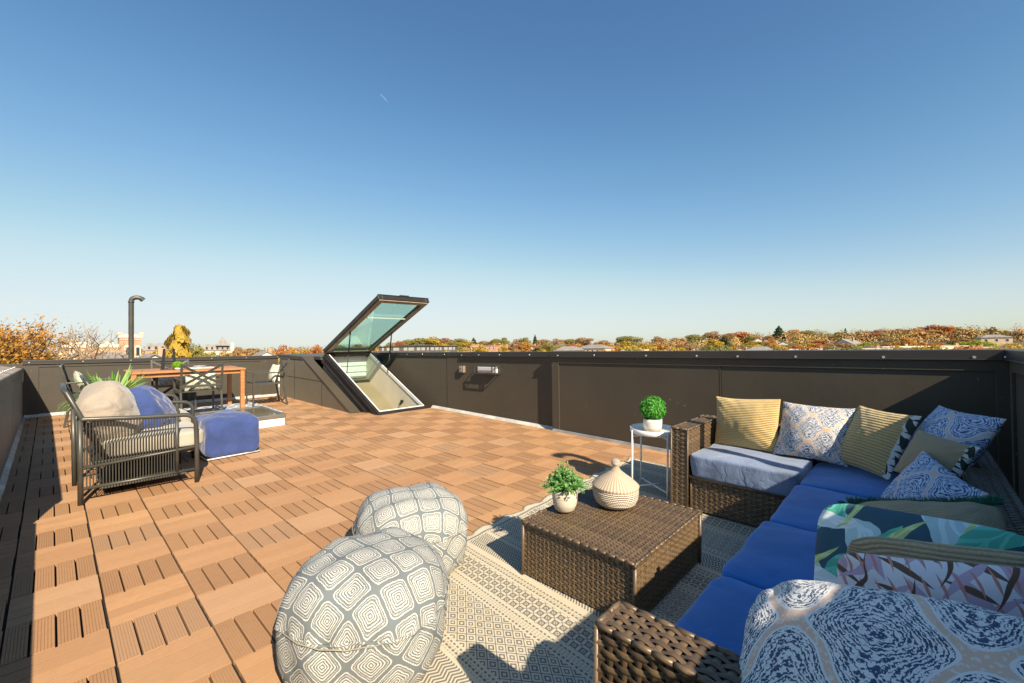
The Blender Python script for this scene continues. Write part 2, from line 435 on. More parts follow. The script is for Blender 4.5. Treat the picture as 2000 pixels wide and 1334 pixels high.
def leafmat(name, cols, trans=.35):
    m, t, p = newmat(name)
    g = t.nodes.new('ShaderNodeNewGeometry'); ri = g.outputs['Random Per Island']
    ra = t.nodes.new('ShaderNodeValToRGB'); ra.color_ramp.interpolation = 'LINEAR'
    els = ra.color_ramp.elements
    while len(els) < len(cols): els.new(.5)
    for i, c in enumerate(cols): els[i].position = i / (len(cols) - 1); els[i].color = tuple(c) + (1,)
    t.links.new(ri, ra.inputs[0])
    x, y, z, v = uvx(t, 'Object')
    n = noi(t, v, .45, 2)
    c = mix(t, n.sm(.35, .7) * .45, ra.outputs[0], cols[-1])
    t.links.new(c, p.inputs['Base Color']); p.inputs['Roughness'].default_value = .6; p.inputs['Specular IOR Level'].default_value = .25
    tr = t.nodes.new('ShaderNodeBsdfTranslucent'); t.links.new(c, tr.inputs[0])
    mx = t.nodes.new('ShaderNodeMixShader'); mx.inputs[0].default_value = trans
    t.links.new(p.outputs[0], mx.inputs[1]); t.links.new(tr.outputs[0], mx.inputs[2])
    t.links.new(mx.outputs[0], t.nodes['Material Output'].inputs[0])
    return m
m_bark = pbr('bark', (.10, .07, .05), .9, 0, .2, 3)
m_barkp = pbr('pale_bark', (.30, .22, .15), .9, 0, .2, 3)
m_pip = pbr('cream_piping', (.34, .32, .26), .8)
# ------------------------------------------------------------------ deck of interlocking tiles
TL = .305
def in_deck(x, y): return not (x > 3.17 and y > 4.02 + 0)
def slat(mb, x0, x1, y0, y1, z, along_x):
    x0, x1, y0, y1 = max(x0, -.45), min(x1, 4.44), max(y0, -2.70), min(y1, 7.71)
    if x1 - x0 < .012 or y1 - y0 < .012: return
    if x0 > 3.15 and y1 > 4.04:
        if x0 >= 3.38: y1 = min(y1, 4.03)
        else: y1 = min(y1, 4.50)
        if y1 - y0 < .01: return
    W = (y1 - y0) if along_x else (x1 - x0)
    nr = 7; pr = []
    for i in range(nr):
        a = W * i / nr; b = W * (i + 1) / nr; g = W / nr * .14
        pr += [(a + g, z), (b - g, z)] if i in (0,) else [(a, z - .0019), (a + g, z), (b - g, z)]
    pr = [(0, z - .02), (0, z - .001)] + pr + [(W, z - .001), (W, z - .02)]
    n = len(pr)
    if along_x: vs = [(x0, y0 + p, q) for p, q in pr] + [(x1, y0 + p, q) for p, q in pr]
    else: vs = [(x0 + p, y0, q) for p, q in pr] + [(x0 + p, y1, q) for p, q in pr]
    fs = [(i, i + 1, n + i + 1, n + i) for i in range(n - 1)] + [tuple(range(n))[::-1], tuple(range(n, 2 * n))]
    mb.add(vs, fs)
mb = MB()
for i in range(-2, 15):
    for j in range(-9, 26):
        X, Y = i * TL, j * TL
        jz = rng.uniform(-.0022, .0008)
        jx = rng.uniform(-.0014, .0014); hor = (i + j) % 2 == 1
        for k in range(4):
            a = .0025 + k * .0755; b = a + .0702
            zz = jz + rng.uniform(-.0004, .0004)
            if hor: slat(mb, X + .0040, X + .3010, Y + a + jx, Y + b + jx, zz, True)
            else: slat(mb, X + a + jx + .0012, X + b + jx - .0012, Y + .0025, Y + .3025, zz, False)
deck = mb.build('deck', m_deck); put(deck); tag(deck, 'brown composite deck tiles laid in a basket weave chequer', 'deck', kind='structure')
mb = MB()
mb.box(-.50, 3.17, -2.76, 7.80, -.20, -.024); mb.box(3.17, 4.56, -2.76, 4.10, -.20, -.024)
# moulded grid under the gaps
for i in range(-2, 15): mb.box(i * TL - .004, i * TL + .004, -2.6, 4.0 if i > 10 else 7.7, -.024, -.016)
sub = mb.build('roof_surface', m_dark); put(sub); tag(sub, 'dark roof membrane under the deck tiles', 'roof', kind='structure')

# ------------------------------------------------------------------ parapet walls (level, world coordinates)
def dz(x, y): return .006384 * x + .027181 * y
def mapper(kind, f):
    if kind == 'back': return lambda a0, a1, d0, d1: (a0, a1, f - d1, f - d0)
    if kind == 'right': return lambda a0, a1, d0, d1: (f - d1, f - d0, a0, a1)
    if kind == 'left': return lambda a0, a1, d0, d1: (f + d0, f + d1, a0, a1)
    return lambda a0, a1, d0, d1: (a0, a1, f + d0, f + d1)
def bxs(mp, lst):
    mb = MB()
    for a0, a1, d0, d1, z0, z1 in lst: mb.box(*mp(a0, a1, d0, d1), z0, z1)
    return mb
def screws(root, mp, pts):
    for a, d, z in pts:
        x0, x1, y0, y1 = mp(a - .001, a + .001, d, d + .006)
        c = Vector(((x0 + x1) / 2, (y0 + y1) / 2, z)); mb = MB()
        ax = Vector((x1 - x0, 0, 0)) if (x1 - x0) > (y1 - y0) else Vector((0, y1 - y0, 0)); ax.normalize()
        mb.tube([c - ax * .005, c + ax * .003, c + ax * .007], [.010, .010, .005], 8); mb.build('screw', m_screw, root)
def flashing(root, x0, x1, y0, y1, side, mat=None):
    mb = MB(); s = .045; z = .028
    if side == 'right': pr = [(x1 - s, y0, -.012), (x1, y0, z), (x1, y0, -.02)], [(x1 - s, y1, -.012), (x1, y1, z), (x1, y1, -.02)]
    if side == 'left': pr = [(x0 + s, y0, -.004), (x0, y0, z), (x0, y0, -.02)], [(x0 + s, y1, -.004), (x0, y1, z), (x0, y1, -.02)]
    if side == 'back': pr = [(x0, y1 - s, -.004), (x0, y1, z + .012), (x0, y1, -.02)], [(x1, y1 - s, -.004), (x1, y1, z + .012), (x1, y1, -.02)]
    vs = [DECK @ Vector(q) for q in pr[0] + pr[1]]
    mb.add(vs, [(0, 1, 4, 3), (1, 2, 5, 4), (2, 0, 3, 5), (0, 2, 1), (3, 4, 5)])
    return mb.build('base_flashing', mat or m_flash, root)
# back wall
t = thing('parapet_wall', 'bronze metal parapet wall behind the dining table', 'wall', deck=False, group='parapet walls round the roof deck')
mp = mapper('back', 7.76)
bxs(mp, [(-.80, 3.16, -.30, 0, -.6, 1.03)]).build('wall_panel', m_panel, t)
bxs(mp, [(-.46, -.30, .001, .012, .1, 1.012), (2.82, 3.16, .001, .012, .1, 1.012), (-.30, 2.82, .001, .012, .975, 1.012)]).build('panel_frame', m_panel, t)
bxs(mp, [(-.47, 3.17, -.34, .026, 1.02, 1.082), (-.47, 3.17, .026, .034, 1.02, 1.028)]).build('coping', m_cop, t, bevel=.003)
screws(t, mp, [(-.40 + .59 * k, .026, 1.05) for k in range(7)])
flashing(t, -.45, 3.16, 0, 7.758, 'back', m_flashw)
bxs(mp, [(2.30, 2.42, .002, .05, .88, .94)]).build('outlet_box', m_chair, t, bevel=.003)
# left wall: tall far length, lower near the camera
t = thing('parapet_wall', 'grey metal parapet wall along the left edge of the deck with a wide weathered top', 'wall', deck=False, group='parapet walls round the roof deck')
mp = mapper('left', -.47)
YS = 1.30
bxs(mp, [(YS, 7.45, -.35, 0, -.6, .90), (-3.1, YS, -.35, 0, -.6, .55)]).build('wall_panel', m_panel, t)
bxs(mp, [(YS, 5.15, .001, .006, -.2, .90), (5.17, 7.72, .001, .006, -.2, .90)]).build('cladding_sheet', m_panel, t)
mb = MB()
def cap(y0, y1, z):
    mb.add([(-.462, y0, z), (-.80, y0, z + .085), (-.80, y0, z - .12), (-.462, y0, z - .002), (-.462, y1, z), (-.80, y1, z + .085), (-.80, y1, z - .12), (-.462, y1, z - .002)],
           [(0, 1, 5, 4), (1, 2, 6, 5), (2, 3, 7, 6), (3, 0, 4, 7), (0, 3, 2, 1), (4, 5, 6, 7)])
cap(YS, 7.45, .965); cap(-3.1, YS, .615)
mb.build('wall_cap', m_capl, t)
bxs(mp, [(YS, 7.72, .003, .020, .90, .967), (-3.1, YS, .003, .020, .55, .617)]).build('coping', m_cop, t, bevel=.003)
mb = MB()
for k in range(16):
    y = 3.5 + k * .26; mb.tube([(-.53, y, .985), (-.53, y, .995)], .012, 8)
mb.build('fixings', m_screw, t)
flashing(t, -.469, 0, -2.7, 7.7, 'left')
# right wall, near length
t = thing('parapet_wall', 'bronze metal parapet wall on the right behind the wicker sofa', 'wall', deck=False, group='parapet walls round the roof deck')
mp = mapper('right', 4.447)
bxs(mp, [(-3.1, 1.33, -.40, 0, -.6, 1.05), (-.80, 1.23, .0005, .003, -.2, 1.05)]).build('wall_panel', m_panel, t)
bxs(mp, [(-2.735, 1.225, .001, .017, .967, 1.05), (1.225, 1.34, .001, .017, -.2, 1.05), (-2.735, -2.655, .001, .017, -.2, .967)]).build('panel_frame', m_panel, t, bevel=.002)
bxs(mp, [(-3.1, 1.345, -.42, .036, 1.046, 1.121), (-3.1, 1.35, .036, .044, 1.046, 1.055)]).build('coping', m_cop, t, bevel=.002)
bxs(mp, [(-.806, -.799, .0031, .0045, -.2, .967)]).build('seam', m_black, t); bxs(mp, [(-.799, -.792, .0031, .006, -.2, .967)]).build('seam', m_wall, t)
screws(t, mp, [(1.22, .036, 1.07), (.66, .036, 1.075), (-.02, .036, 1.072), (-.58, .036, 1.07), (-.97, .036, 1.068), (-1.45, .036, 1.067), (-2.05, .036, 1.066), (-2.55, .036, 1.068)])
flashing(t, 0, 4.43, -2.7, 1.33, 'right')
# right wall, far length
t = thing('parapet_wall', 'bronze metal parapet wall with the bulkhead light, between hatch and near wall', 'wall', deck=False, group='parapet walls round the roof deck')
mp = mapper('right', 4.525)
bxs(mp, [(1.33, 8.1, -.32, 0, -.6, 1.05), (1.34, 3.70, .0005, .003, -.2, 1.05)]).build('wall_panel', m_panel, t)
bxs(mp, [(1.345, 3.30, .001, .016, .98, 1.05)]).build('panel_frame', m_panel, t, bevel=.002)
bxs(mp, [(1.352, 3.30, -.34, .036, 1.047, 1.119), (1.352, 3.30, .036, .044, 1.047, 1.055), (3.30, 8.1, -.34, .018, 1.05, 1.117)]).build('coping', m_cop, t, bevel=.002)
bxs(mp, [(3.700, 3.706, .0005, .0035, -.2, 1.04)]).build('seam', m_black, t)
screws(t, mp, [(3.27, .036, 1.07), (2.85, .036, 1.072), (2.38, .036, 1.075), (1.78, .036, 1.075), (3.75, .018, 1.08), (4.4, .018, 1.08), (4.9, .018, 1.08)])
flashing(t, 0, 4.52, 1.33, 4.12, 'right', m_flashw)
# end wall behind the sofa
t = thing('parapet_wall', 'dark parapet end wall in shade at the right edge of the photo', 'wall', deck=False, group='parapet walls round the roof deck')
mp = mapper('end', -2.735)
bxs(mp, [(-.85, 4.90, -.36, 0, -.8, 1.05)]).build('wall_panel', m_panel, t)
bxs(mp, [(-.45, 4.42, .001, .017, .967, 1.05), (4.33, 4.42, .001, .017, -.3, .967)]).build('panel_frame', m_panel, t, bevel=.002)
bxs(mp, [(-.85, 4.41, -.38, .036, 1.046, 1.1215), (-.85, 4.40, .036, .044, 1.046, 1.055)]).build('coping', m_cop, t, bevel=.002)
screws(t, mp, [(4.36, .036, 1.07), (3.6, .036, 1.07), (2.8, .036, 1.07), (2.0, .036, 1.07)])

# gooseneck vent pipes
def gooseneck(label, x, y, z0, z1, r, dx, dy):
    t = thing('vent_pipe', label, 'pipe', (x, y, z0), deck=False, group='gooseneck vent pipes')
    H = z1 - z0; b = .075 if r < .044 else .11
    pts = [(0, 0, 0), (0, 0, H - b)] + [(dx * b * (1 - math.cos(a)), dy * b * (1 - math.cos(a)), H - b + b * math.sin(a)) for a in [R(q) for q in (20, 45, 70, 90)]] + \
          [(dx * (b + .04), dy * (b + .04), H), (dx * (b + .065), dy * (b + .065), H - .012), (dx * (b + .10), dy * (b + .10), H - .04)]
    mb = MB(); mb.tube(pts, r, 14, caps=False); mb.build('pipe', m_chair, t)
    mb = MB(); mb.tube([(0, 0, H - b - .03), (0, 0, H - b + .0)], r * 1.14, 14); mb.build('pipe_collar', m_chair, t); mb = MB(); mb.tube([(dx * (b + .07), dy * (b + .07), H - .014), (dx * (b + .105), dy * (b + .105), H - .046)], r * 1.12, 14, caps=False)
    mb.build('pipe_collar', m_chair, t)
    mb = MB(); mb.tube([(0, 0, 0), (0, 0, .12)], r * 1.7, 14); mb.build('pipe_boot', m_dkframe, t)
gooseneck('tall dark gooseneck vent pipe rising behind the back parapet wall', .905, 9.0, -.3, 2.27, .042, 1, -.15)
gooseneck('dark gooseneck vent pipe behind the end wall that throws the hooked shadow', 2.60, -3.28, -.4, 2.78, .045, -.8, .5)

# ------------------------------------------------------------------ bulkhead over the stair and the open glass hatch (deck coordinates)
t = thing('stair_bulkhead', 'bronze clad bulkhead with a sloping front beside the open glass hatch', 'bulkhead')
mb = MB()
def yz(poly, x0, x1, mb):
    n = len(poly); vs = [(x0, y, z) for y, z in poly] + [(x1, y, z) for y, z in poly]
    mb.add(vs, [tuple(range(n)), tuple(range(n, 2 * n))[::-1]] + [(i, n + i, n + (i + 1) % n, (i + 1) % n) for i in range(n)])
yz([(4.53, -.06), (4.53, 0), (6.52, .859), (7.73, .835), (7.73, -.06)], 3.18, 3.21, mb); mb.build('side_wall', m_panel, t)
mb = MB(); yz([(4.50, .0), (6.50, .862), (6.52, .835), (4.57, -.02)], 3.174, 3.345, mb); mb.build('sloping_trim', m_wall, t, bevel=.002)
mb = MB(); yz([(4.62, -.08), (6.42, .69), (6.45, .64), (4.66, -.12)], 3.345, 3.40, mb); yz([(4.60, -.10), (6.52, .72), (6.52, -.10)], 3.35, 3.40, mb); mb.build('gutter', m_dkframe, t)
mb = MB(); mb.box(3.172, 4.50, 6.50, 7.90, .80, .872); mb.box(3.40, 4.50, 6.20, 6.50, .80, .868); mb.build('flat_top', m_wall, t, bevel=.003); mb = MB(); mb.box(3.21, 4.52, 6.52, 6.56, -.1, .80); mb.build('back_wall', m_dkframe, t)
mb = MB(); mb.box(3.1765, 3.1795, 5.62, 5.628, 0, .83 * .52); mb.box(3.1765, 3.1795, 6.9, 6.908, -.03, .83); mb.box(3.1765, 3.1795, 5.628, 7.7, .44, .444); mb.build('seam', m_dkframe, t)
t = thing('roof_hatch', 'open glass roof hatch propped up over the stair opening', 'hatch', (0, 4.03, .005))
def basis(o, s, nrm): return Matrix(((1, 0, 0, o[0]), (0, s[0], nrm[0], o[1]), (0, s[1], nrm[1], o[2]), (0, 0, 0, 1)))
CB = basis((0, 0, 0), (.9055, .4243), (-.4243, .9055)); XL, XR = 3.40, 4.38
mb = MB(); mb.box(XL, XL + .055, 0, 2.20, -.24, 0, M=CB); mb.box(XR - .055, XR, 0, 2.20, -.24, 0, M=CB); mb.box(XL, XR, 0, .085, -.24, -.003, M=CB); mb.box(XL, XR, 2.13, 2.20, -.05, -.003, M=CB)
mb.box(XL - .02, XL + .012, -.01, 2.2, -.045, -.03, M=CB); mb.box(XL - .03, XL + .01, 0, 2.2, -.20, -.15, M=CB)
mb.build('curb', m_dkframe, t, bevel=.004)
mb = MB(); mb.box(XL + .055, XL + .072, .085, 2.13, -.05, .006, M=CB); mb.box(XR - .072, XR - .055, .085, 2.13, -.05, .006, M=CB); mb.box(XL + .055, XR - .055, .085, .102, -.05, .005, M=CB)
mb.build('white_rim', m_white, t)
mb = MB(); xa, xb = XL + .06, XR - .06
def line(y): return .4686 * (y - .02)   # opening line in hatch coordinates
SP = [(.10, .02), (1.93, .88), (2.14, .80), (2.14, -2.4), (.10, -2.4)]; yz(SP, xb, xb + .02, mb); yz(SP, xa - .02, xa, mb)
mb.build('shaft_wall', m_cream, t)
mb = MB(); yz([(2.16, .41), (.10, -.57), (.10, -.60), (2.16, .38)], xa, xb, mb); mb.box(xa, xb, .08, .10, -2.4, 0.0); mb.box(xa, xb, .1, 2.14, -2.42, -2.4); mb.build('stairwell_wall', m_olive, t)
mb = MB()
for k in range(4): mb.add([(xa, 2.10, .41 + k * .125), (xb, 2.10, .41 + k * .125), (xb, 2.125, .41 + k * .125 + .122), (xa, 2.125, .41 + k * .125 + .122), (xa, 2.14, .41 + k * .125), (xb, 2.14, .41 + k * .125)], [(0, 1, 2, 3), (0, 4, 5, 1)])
mb.box(xa, xb, 2.14, 2.16, .40, .93); mb.build('lap_board', m_white, t)
H0 = (0, 2.045, .965)
LB = basis(H0, (-.911, .4125), (.4125, .911))
LL = 2.23
lid = MB(); bw = .07
lid.box(XL, XL + bw, 0, LL, -.035, .04, M=LB); lid.box(XR - bw, XR, 0, LL, -.035, .04, M=LB); lid.box(XL + bw, XR - bw, 0, bw, -.035, .038, M=LB); lid.box(XL + bw, XR - bw, LL - bw, LL, -.035, .038, M=LB)
lid = lid.build('lid_frame', m_dkframe, t, bevel=.004)
mb = MB(); i0 = .018; i1 = .10
mb.box(XL + i0, XL + i1, i0, LL - i0, -.052, -.0345, M=LB); mb.box(XR - i1, XR - i0, i0, LL - i0, -.052, -.0345, M=LB); mb.box(XL + i1, XR - i1, i0, i1, -.052, -.0345, M=LB); mb.box(XL + i1, XR - i1, LL - i1, LL - i0, -.052, -.0345, M=LB)
mb.build('inner_frame', m_inframe, lid, bevel=.004)
mg, tt, pp = newmat('green_tinted_glass')
tr = tt.nodes.new('ShaderNodeBsdfTransparent'); tr.inputs[0].default_value = (.72, .88, .82, 1)
gl = tt.nodes.new('ShaderNodeBsdfGlossy'); gl.inputs['Roughness'].default_value = .02; gl.inputs[0].default_value = (.85, 1, .95, 1)
fr = tt.nodes.new('ShaderNodeLayerWeight'); fr.inputs[0].default_value = .25
mx = tt.nodes.new('ShaderNodeMixShader'); f_ = E(tt, fr.outputs[1]) * .30 + .05; tt.links.new(f_.k, mx.inputs[0]); tt.links.new(tr.outputs[0], mx.inputs[1]); tt.links.new(gl.outputs[0], mx.inputs[2])
tt.links.new(mx.outputs[0], tt.nodes['Material Output'].inputs[0])
mb = MB(); mb.box(XL + bw, XR - bw, bw, LL - bw, -.006, .006, M=LB); mb.build('glass_pane', mg, lid)
mb = MB(); mb.bar(LB @ Vector((XL + .1, 1.55, -.03)), LB @ Vector((XR - .1, 1.55, -.03)), .022, .02); mb.build('blind_bar', m_white, lid)
mb = MB(); mb.box(3.80, 3.98, LL - .02, LL + .012, .036, .062, M=LB); mb.box(XL, XR, LL - .03, LL + .008, .038, .048, M=LB); mb.build('handle', m_black, lid, bevel=.004)
for x in (XL + .075, XR - .075):
    a = LB @ Vector((x, 1.02, -.04)); b = CB @ Vector((x, 1.36, -.03)); mb = MB(); mid = a.lerp(b, .52)
    mb.tube([a, mid], .012, 10); mb.tube([mid, b], .007, 8); mb.build('gas_strut', m_black, t)
mb = MB(); mb.tube([(xb - .01, .75, .05), (xb - .03, .80, -.02)], .012, 8); mb.box(xb - .03, xb, .72, .78, .03, .07); mb.build('latch', m_black, t)

# bulkhead wall light
t = thing('wall_light', 'rectangular bulkhead wall light with white lens on the right parapet', 'lamp', (4.523, 2.64, 0), group=None, deck=False)
z0, z1 = .778, .905; Y = .24; D = .115
mb = MB()
for ya, yb, za, zb in ((-Y, Y, z1 - .014, z1), (-Y, Y, z0, z0 + .014), (-Y, -Y + .014, z0 + .014, z1 - .014), (Y - .014, Y, z0 + .014, z1 - .014)):
    mb.box(-D, -D + .014, ya, yb, za, zb)
for ya in (-Y, Y - .012):
    for za in (z0, z1 - .012): mb.box(-D + .014, -.002, ya, ya + .012, za, za + .012)
mb.box(-.012, -.001, -Y, Y, z0, z1); mb.box(-D + .001, -D + .012, -Y + .07, -Y + .085, z0 + .014, z1 - .014)
mb.build('cage', m_chair, t, bevel=.001)
mb = MB(); mb.box(-.075, -.012, -Y + .04, Y - .04, z0 + .018, z1 - .018); mb.build('lens', pbr('frosted_lens', (.62, .60, .62), .25, 0, .02), t, bevel=.008)
t = thing('outlet_box', 'small bronze outlet box on the right parapet beside the wall light', 'socket', (4.523, 3.27, .83), deck=False)
mb = MB(); mb.box(-.05, 0, -.055, .055, -.05, .06); mb.build('box', m_inframe, t, bevel=.004)
mb = MB()
for zz in (-.02, .03): mb.tube([(-.05, 0, zz), (-.056, 0, zz)], .018, 12)
mb.build('socket_cover', m_flash, t)

# ------------------------------------------------------------------ soft things
def wr(p, s, a): return noise.noise(Vector(p) * s) * a
def pillow(name, mats, w, h, th, seed=0, wrap=9, rnd=0.0, parent=None, sag=0.0, pinch=.07, n=26, wrk=.012, dent=0.0):
    mb = MB(); vs = []; uv = {}; idx = {}
    for side in (1, -1):
        for i in range(n + 1):
            for j in range(n + 1):
                if side == -1 and (i in (0, n) or j in (0, n)): idx[(side, i, j)] = idx[(1, i, j)]; continue
                u = -math.cos(math.pi * i / n) * .6 + (2 * i / n - 1) * .4; v = -math.cos(math.pi * j / n) * .6 + (2 * j / n - 1) * .4
                k = (max(0, 1 - u * u) ** (.62 if not rnd else .48)) * (max(0, 1 - v * v) ** (.62 if not rnd else .48))
                x = u * w / 2 * (1 - pinch * (1 - v * v)); y = v * h / 2 * (1 - pinch * (1 - u * u))
                if rnd:
                    mx_ = max(abs(u), abs(v)); l_ = (abs(u) ** rnd + abs(v) ** rnd) ** (1 / rnd); f_ = (mx_ / l_) if l_ > 1e-6 else 1
                    f_ = 1 - (1 - f_) * mx_; x *= f_; y *= f_
                y -= sag * (1 - u * u) * (.5 + .5 * v) * h
                edge = max(abs(u), abs(v)) ** 3
                z = side * th / 2 * k * (1 - dent * math.exp(-((u) ** 2 + (v - .6) ** 2) * 5))
                q = (x * 3 + seed * 7.1, y * 3 + side * .7, seed)
                z += wr((x + seed, y * .6, side), 6, wrk) * (1 - .5 * edge) + wr((x * 2 + seed, y * 2, side + 3), 14, wrk * .45)
                # creases running from the corners
                cr_ = math.sin((abs(u) - abs(v)) * 16 + seed) * abs(u * v) * (1 - abs(u * v)) * .010 * side
                z += cr_
                x += wr((y, seed, 1), 4, .008); y += wr((x, seed, 5), 4, .008)
                idx[(side, i, j)] = len(vs); uv[len(vs)] = (.5 + u * .5 * (w / h if w > h else 1), .5 + v * .5 * (h / w if h > w else 1)); vs.append((x, y, z))
    f1 = []; f2 = []
    for side, L in ((1, f1), (-1, f2)):
        for i in range(n):
            for j in range(n):
                q = (idx[(side, i, j)], idx[(side, i + 1, j)], idx[(side, i + 1, j + 1)], idx[(side, i, j + 1)])
                L.append(q if side == 1 else q[::-1])
    mb.add(vs, f1, sm=True); mb.mi = 1
    if wrap < 2:
        for q_, f in enumerate(f1):
            if sum(vs[v_][0] for v_ in f) / 4 > w / 2 * wrap: mb.m[q_] = 1
    for f in f2: mb.smooth.add(len(mb.f)); mb.f.append(f); mb.m.append(1)
    mb.uv = uv
    mats = mats if isinstance(mats, (list, tuple)) else [mats, mats]
    o = mb.build(name, mats, parent)
    s = o.modifiers.new('sub', 'SUBSURF'); s.levels = 1; s.render_levels = 1
    return o
def softbox(name, mat, wx, wy, wz, e=9, seed=0, parent=None, n=14, wrk=.006, crown=.0, ws=5, lin=None, taper=0.0):
    """rounded cushion block, base at z=0"""
    mb = MB(); key = {}; vs = []; fs = []
    def vid(i, j, k):
        q = (i, j, k)
        if q in key: return key[q]
        p = [math.sin((c / n * 2 - 1) * math.pi / 2 * .92) / math.sin(math.pi / 2 * .92) for c in q]
        l = sum(abs(c) ** e for c in p) ** (1 / e); m_ = max(abs(c) for c in p); f = m_ / l if l else 1
        p = [c * f for c in p]
        x, y, z = p[0] * wx / 2, p[1] * wy / 2, p[2] * wz / 2
        if p[2] > 0: z += crown * (1 - p[0] ** 2) * (1 - p[1] ** 2)
        s_ = 1 - taper * (p[2] + 1) / 2; x *= s_; y *= s_
        d = Vector((p[0], p[1], p[2])).normalized()
        a = wr((x + seed * 3.3, y, z), ws, wrk) + wr((x + seed, y, z * .5), ws * 3.2, wrk * .5)
        x += d.x * a; y += d.y * a; z += d.z * a * (1 if p[2] > -.9 else 0)
        key[q] = len(vs); vs.append((x, y, z + wz / 2)); return key[q]
    R_ = range(n)
    for a in R_:
        for b in R_:
            for s_, o_ in ((0, 1), (n, 0)):
                for ax in range(3):
                    c = []
                    for (da, db) in ((0, 0), (1, 0), (1, 1), (0, 1)):
                        t_ = [0, 0, 0]; t_[ax] = s_; t_[(ax + 1) % 3] = a + da; t_[(ax + 2) % 3] = b + db; c.append(vid(*t_))
                    fs.append(tuple(c) if s_ else tuple(c[::-1]))
    mb.add(vs, fs, sm=True); o = mb.build(name, mat, parent)
    s = o.modifiers.new('sub', 'SUBSURF'); s.levels = 1; s.render_levels = 1
    return o

# ------------------------------------------------------------------ woven wicker
def weave(mb, O, U, V, W, H, sx=.034, sy=.0155, amp=.0045, border=True):
    """strands run along U; over and under stakes along V; outward normal U x V"""
    O, U, V = Vector(O), Vector(U), Vector(V); N = U.cross(V)
    nr = max(1, round(H / sy)); sy = H / nr; nc = max(2, round(W / sx)); sx = W / nc
    st = 3
    for r in range(nr):
        v0 = (r + .5) * sy; ph = (r % 2) * math.pi; hw = sy * .47; base = len(mb.v); k = nc * st
        jit = rng.uniform(-.0006, .0006)
        for i in range(k + 1):
            u = W * i / k; c = math.cos(math.pi * i / st + ph); hh = amp * c
            wv = hw * (1.04 - .14 * (1 - abs(c)))
            tl = .0007 * math.sin(i * 1.7 + r)
            for (dv, dn) in ((-1, -.0028), (0, .0006), (1, -.0028)):
                mb.v.append(tuple(O + U * u + V * (v0 + dv * wv + jit) + N * (hh + dn + tl)))
        for i in range(k):
            for q in (0, 1):
                a = base + i * 3 + q; mb.smooth.add(len(mb.f)); mb.f.append((a, a + 3, a + 4, a + 1)); mb.m.append(mb.mi)
    for c_ in range(nc + 1):        # stakes
        u = min(max(c_ * sx, .006), W - .006) if border else c_ * sx
        hw = sx * .23; a = [O + U * max(u - hw, 0) - N * .003, O + U * u + N * .0006, O + U * min(u + hw, W) - N * .003]
        mb.add(a + [q + V * H for q in a], [(0, 1, 4, 3), (1, 2, 5, 4)], sm=True)
def wbox(root, name, x0, x1, y0, y1, z0, z1, faces='xXyYZ', sx=.034, sy=.0155, amp=.0045, edge=True, topalong='y'):
    mb = MB(); g = .006
    X0, X1, Y0, Y1, Z1 = x0 + g, x1 - g, y0 + g, y1 - g, z1 - g
    if 'x' in faces: weave(mb, (X0, Y1, z0), (0, -1, 0), (0, 0, 1), Y1 - Y0, Z1 - z0, sx, sy, amp)
    if 'X' in faces: weave(mb, (X1, Y0, z0), (0, 1, 0), (0, 0, 1), Y1 - Y0, Z1 - z0, sx, sy, amp)
    if 'y' in faces: weave(mb, (X0, Y0, z0), (1, 0, 0), (0, 0, 1), X1 - X0, Z1 - z0, sx, sy, amp)
    if 'Y' in faces: weave(mb, (X1, Y1, z0), (-1, 0, 0), (0, 0, 1), X1 - X0, Z1 - z0, sx, sy, amp)
    if 'Z' in faces:
        if topalong == 'x': weave(mb, (X0, Y0, Z1), (1, 0, 0), (0, 1, 0), X1 - X0, Y1 - Y0, sx, sy, amp)
        else: weave(mb, (X1, Y0, Z1), (0, 1, 0), (-1, 0, 0), Y1 - Y0, X1 - X0, sx, sy, amp)
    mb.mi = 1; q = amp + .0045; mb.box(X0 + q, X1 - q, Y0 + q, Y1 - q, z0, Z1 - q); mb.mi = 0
    if edge:    # wrapped corner canes
        r = .0075
        for (a, b) in (((X0, Y0), (X1, Y0)), ((X1, Y0), (X1, Y1)), ((X1, Y1), (X0, Y1)), ((X0, Y1), (X0, Y0))):
            A, B = Vector((a[0], a[1], Z1 - .001)), Vector((b[0], b[1], Z1 - .001)); L = (B - A).length; n = max(2, int(L / .045))
            for k in range(n):
                p = A.lerp(B, k / n); p2 = A.lerp(B, (k + .93) / n); o = Vector((0, 0, rng.uniform(-.0012, .0012)))
                mb.tube([p + o, (p + p2) / 2 + o * -1, p2 + o], [r * .8, r, r * .8], 6)
        for (x, y) in ((X0, Y0), (X1, Y0), (X1, Y1), (X0, Y1)): mb.tube([(x, y, z0), (x, y, Z1)], .006, 6)
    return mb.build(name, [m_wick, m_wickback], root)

# the L shaped sofa
t = thing('sectional_sofa', 'brown wicker L shaped corner sofa with blue seat cushions', 'sofa')
SZ = .27
wbox(t, 'seat_base', 2.952, 3.50, -1.70, -1.035, .02, SZ - .015, 'xZ')
wbox(t, 'seat_base', .81, 3.50, -2.37, -1.705, .02, SZ - .015, 'Yx', edge=True)
mb = MB(); mb.tube([(2.945, -1.035, SZ - .012), (2.945, -1.70, SZ - .012)], .012, 8); mb.tube([(2.945, -1.698, SZ - .012), (.82, -1.698, SZ - .012)], .012, 8); mb.build('seat_rail', m_wick, t)
wbox(t, 'armrest', 2.93, 3.47, -1.03, -.90, .02, .595, 'xyYXZ')
wbox(t, 'armrest', .685, .805, -2.50, -1.665, .02, .59, 'xyYXZ', sx=.034, sy=.0160, amp=.005)
wbox(t, 'backrest', 3.51, 3.66, -2.36, -.88, .02, .59, 'xyYXZ')
wbox(t, 'backrest', .81, 3.50, -2.52, -2.38, .02, .60, 'YyXZ')
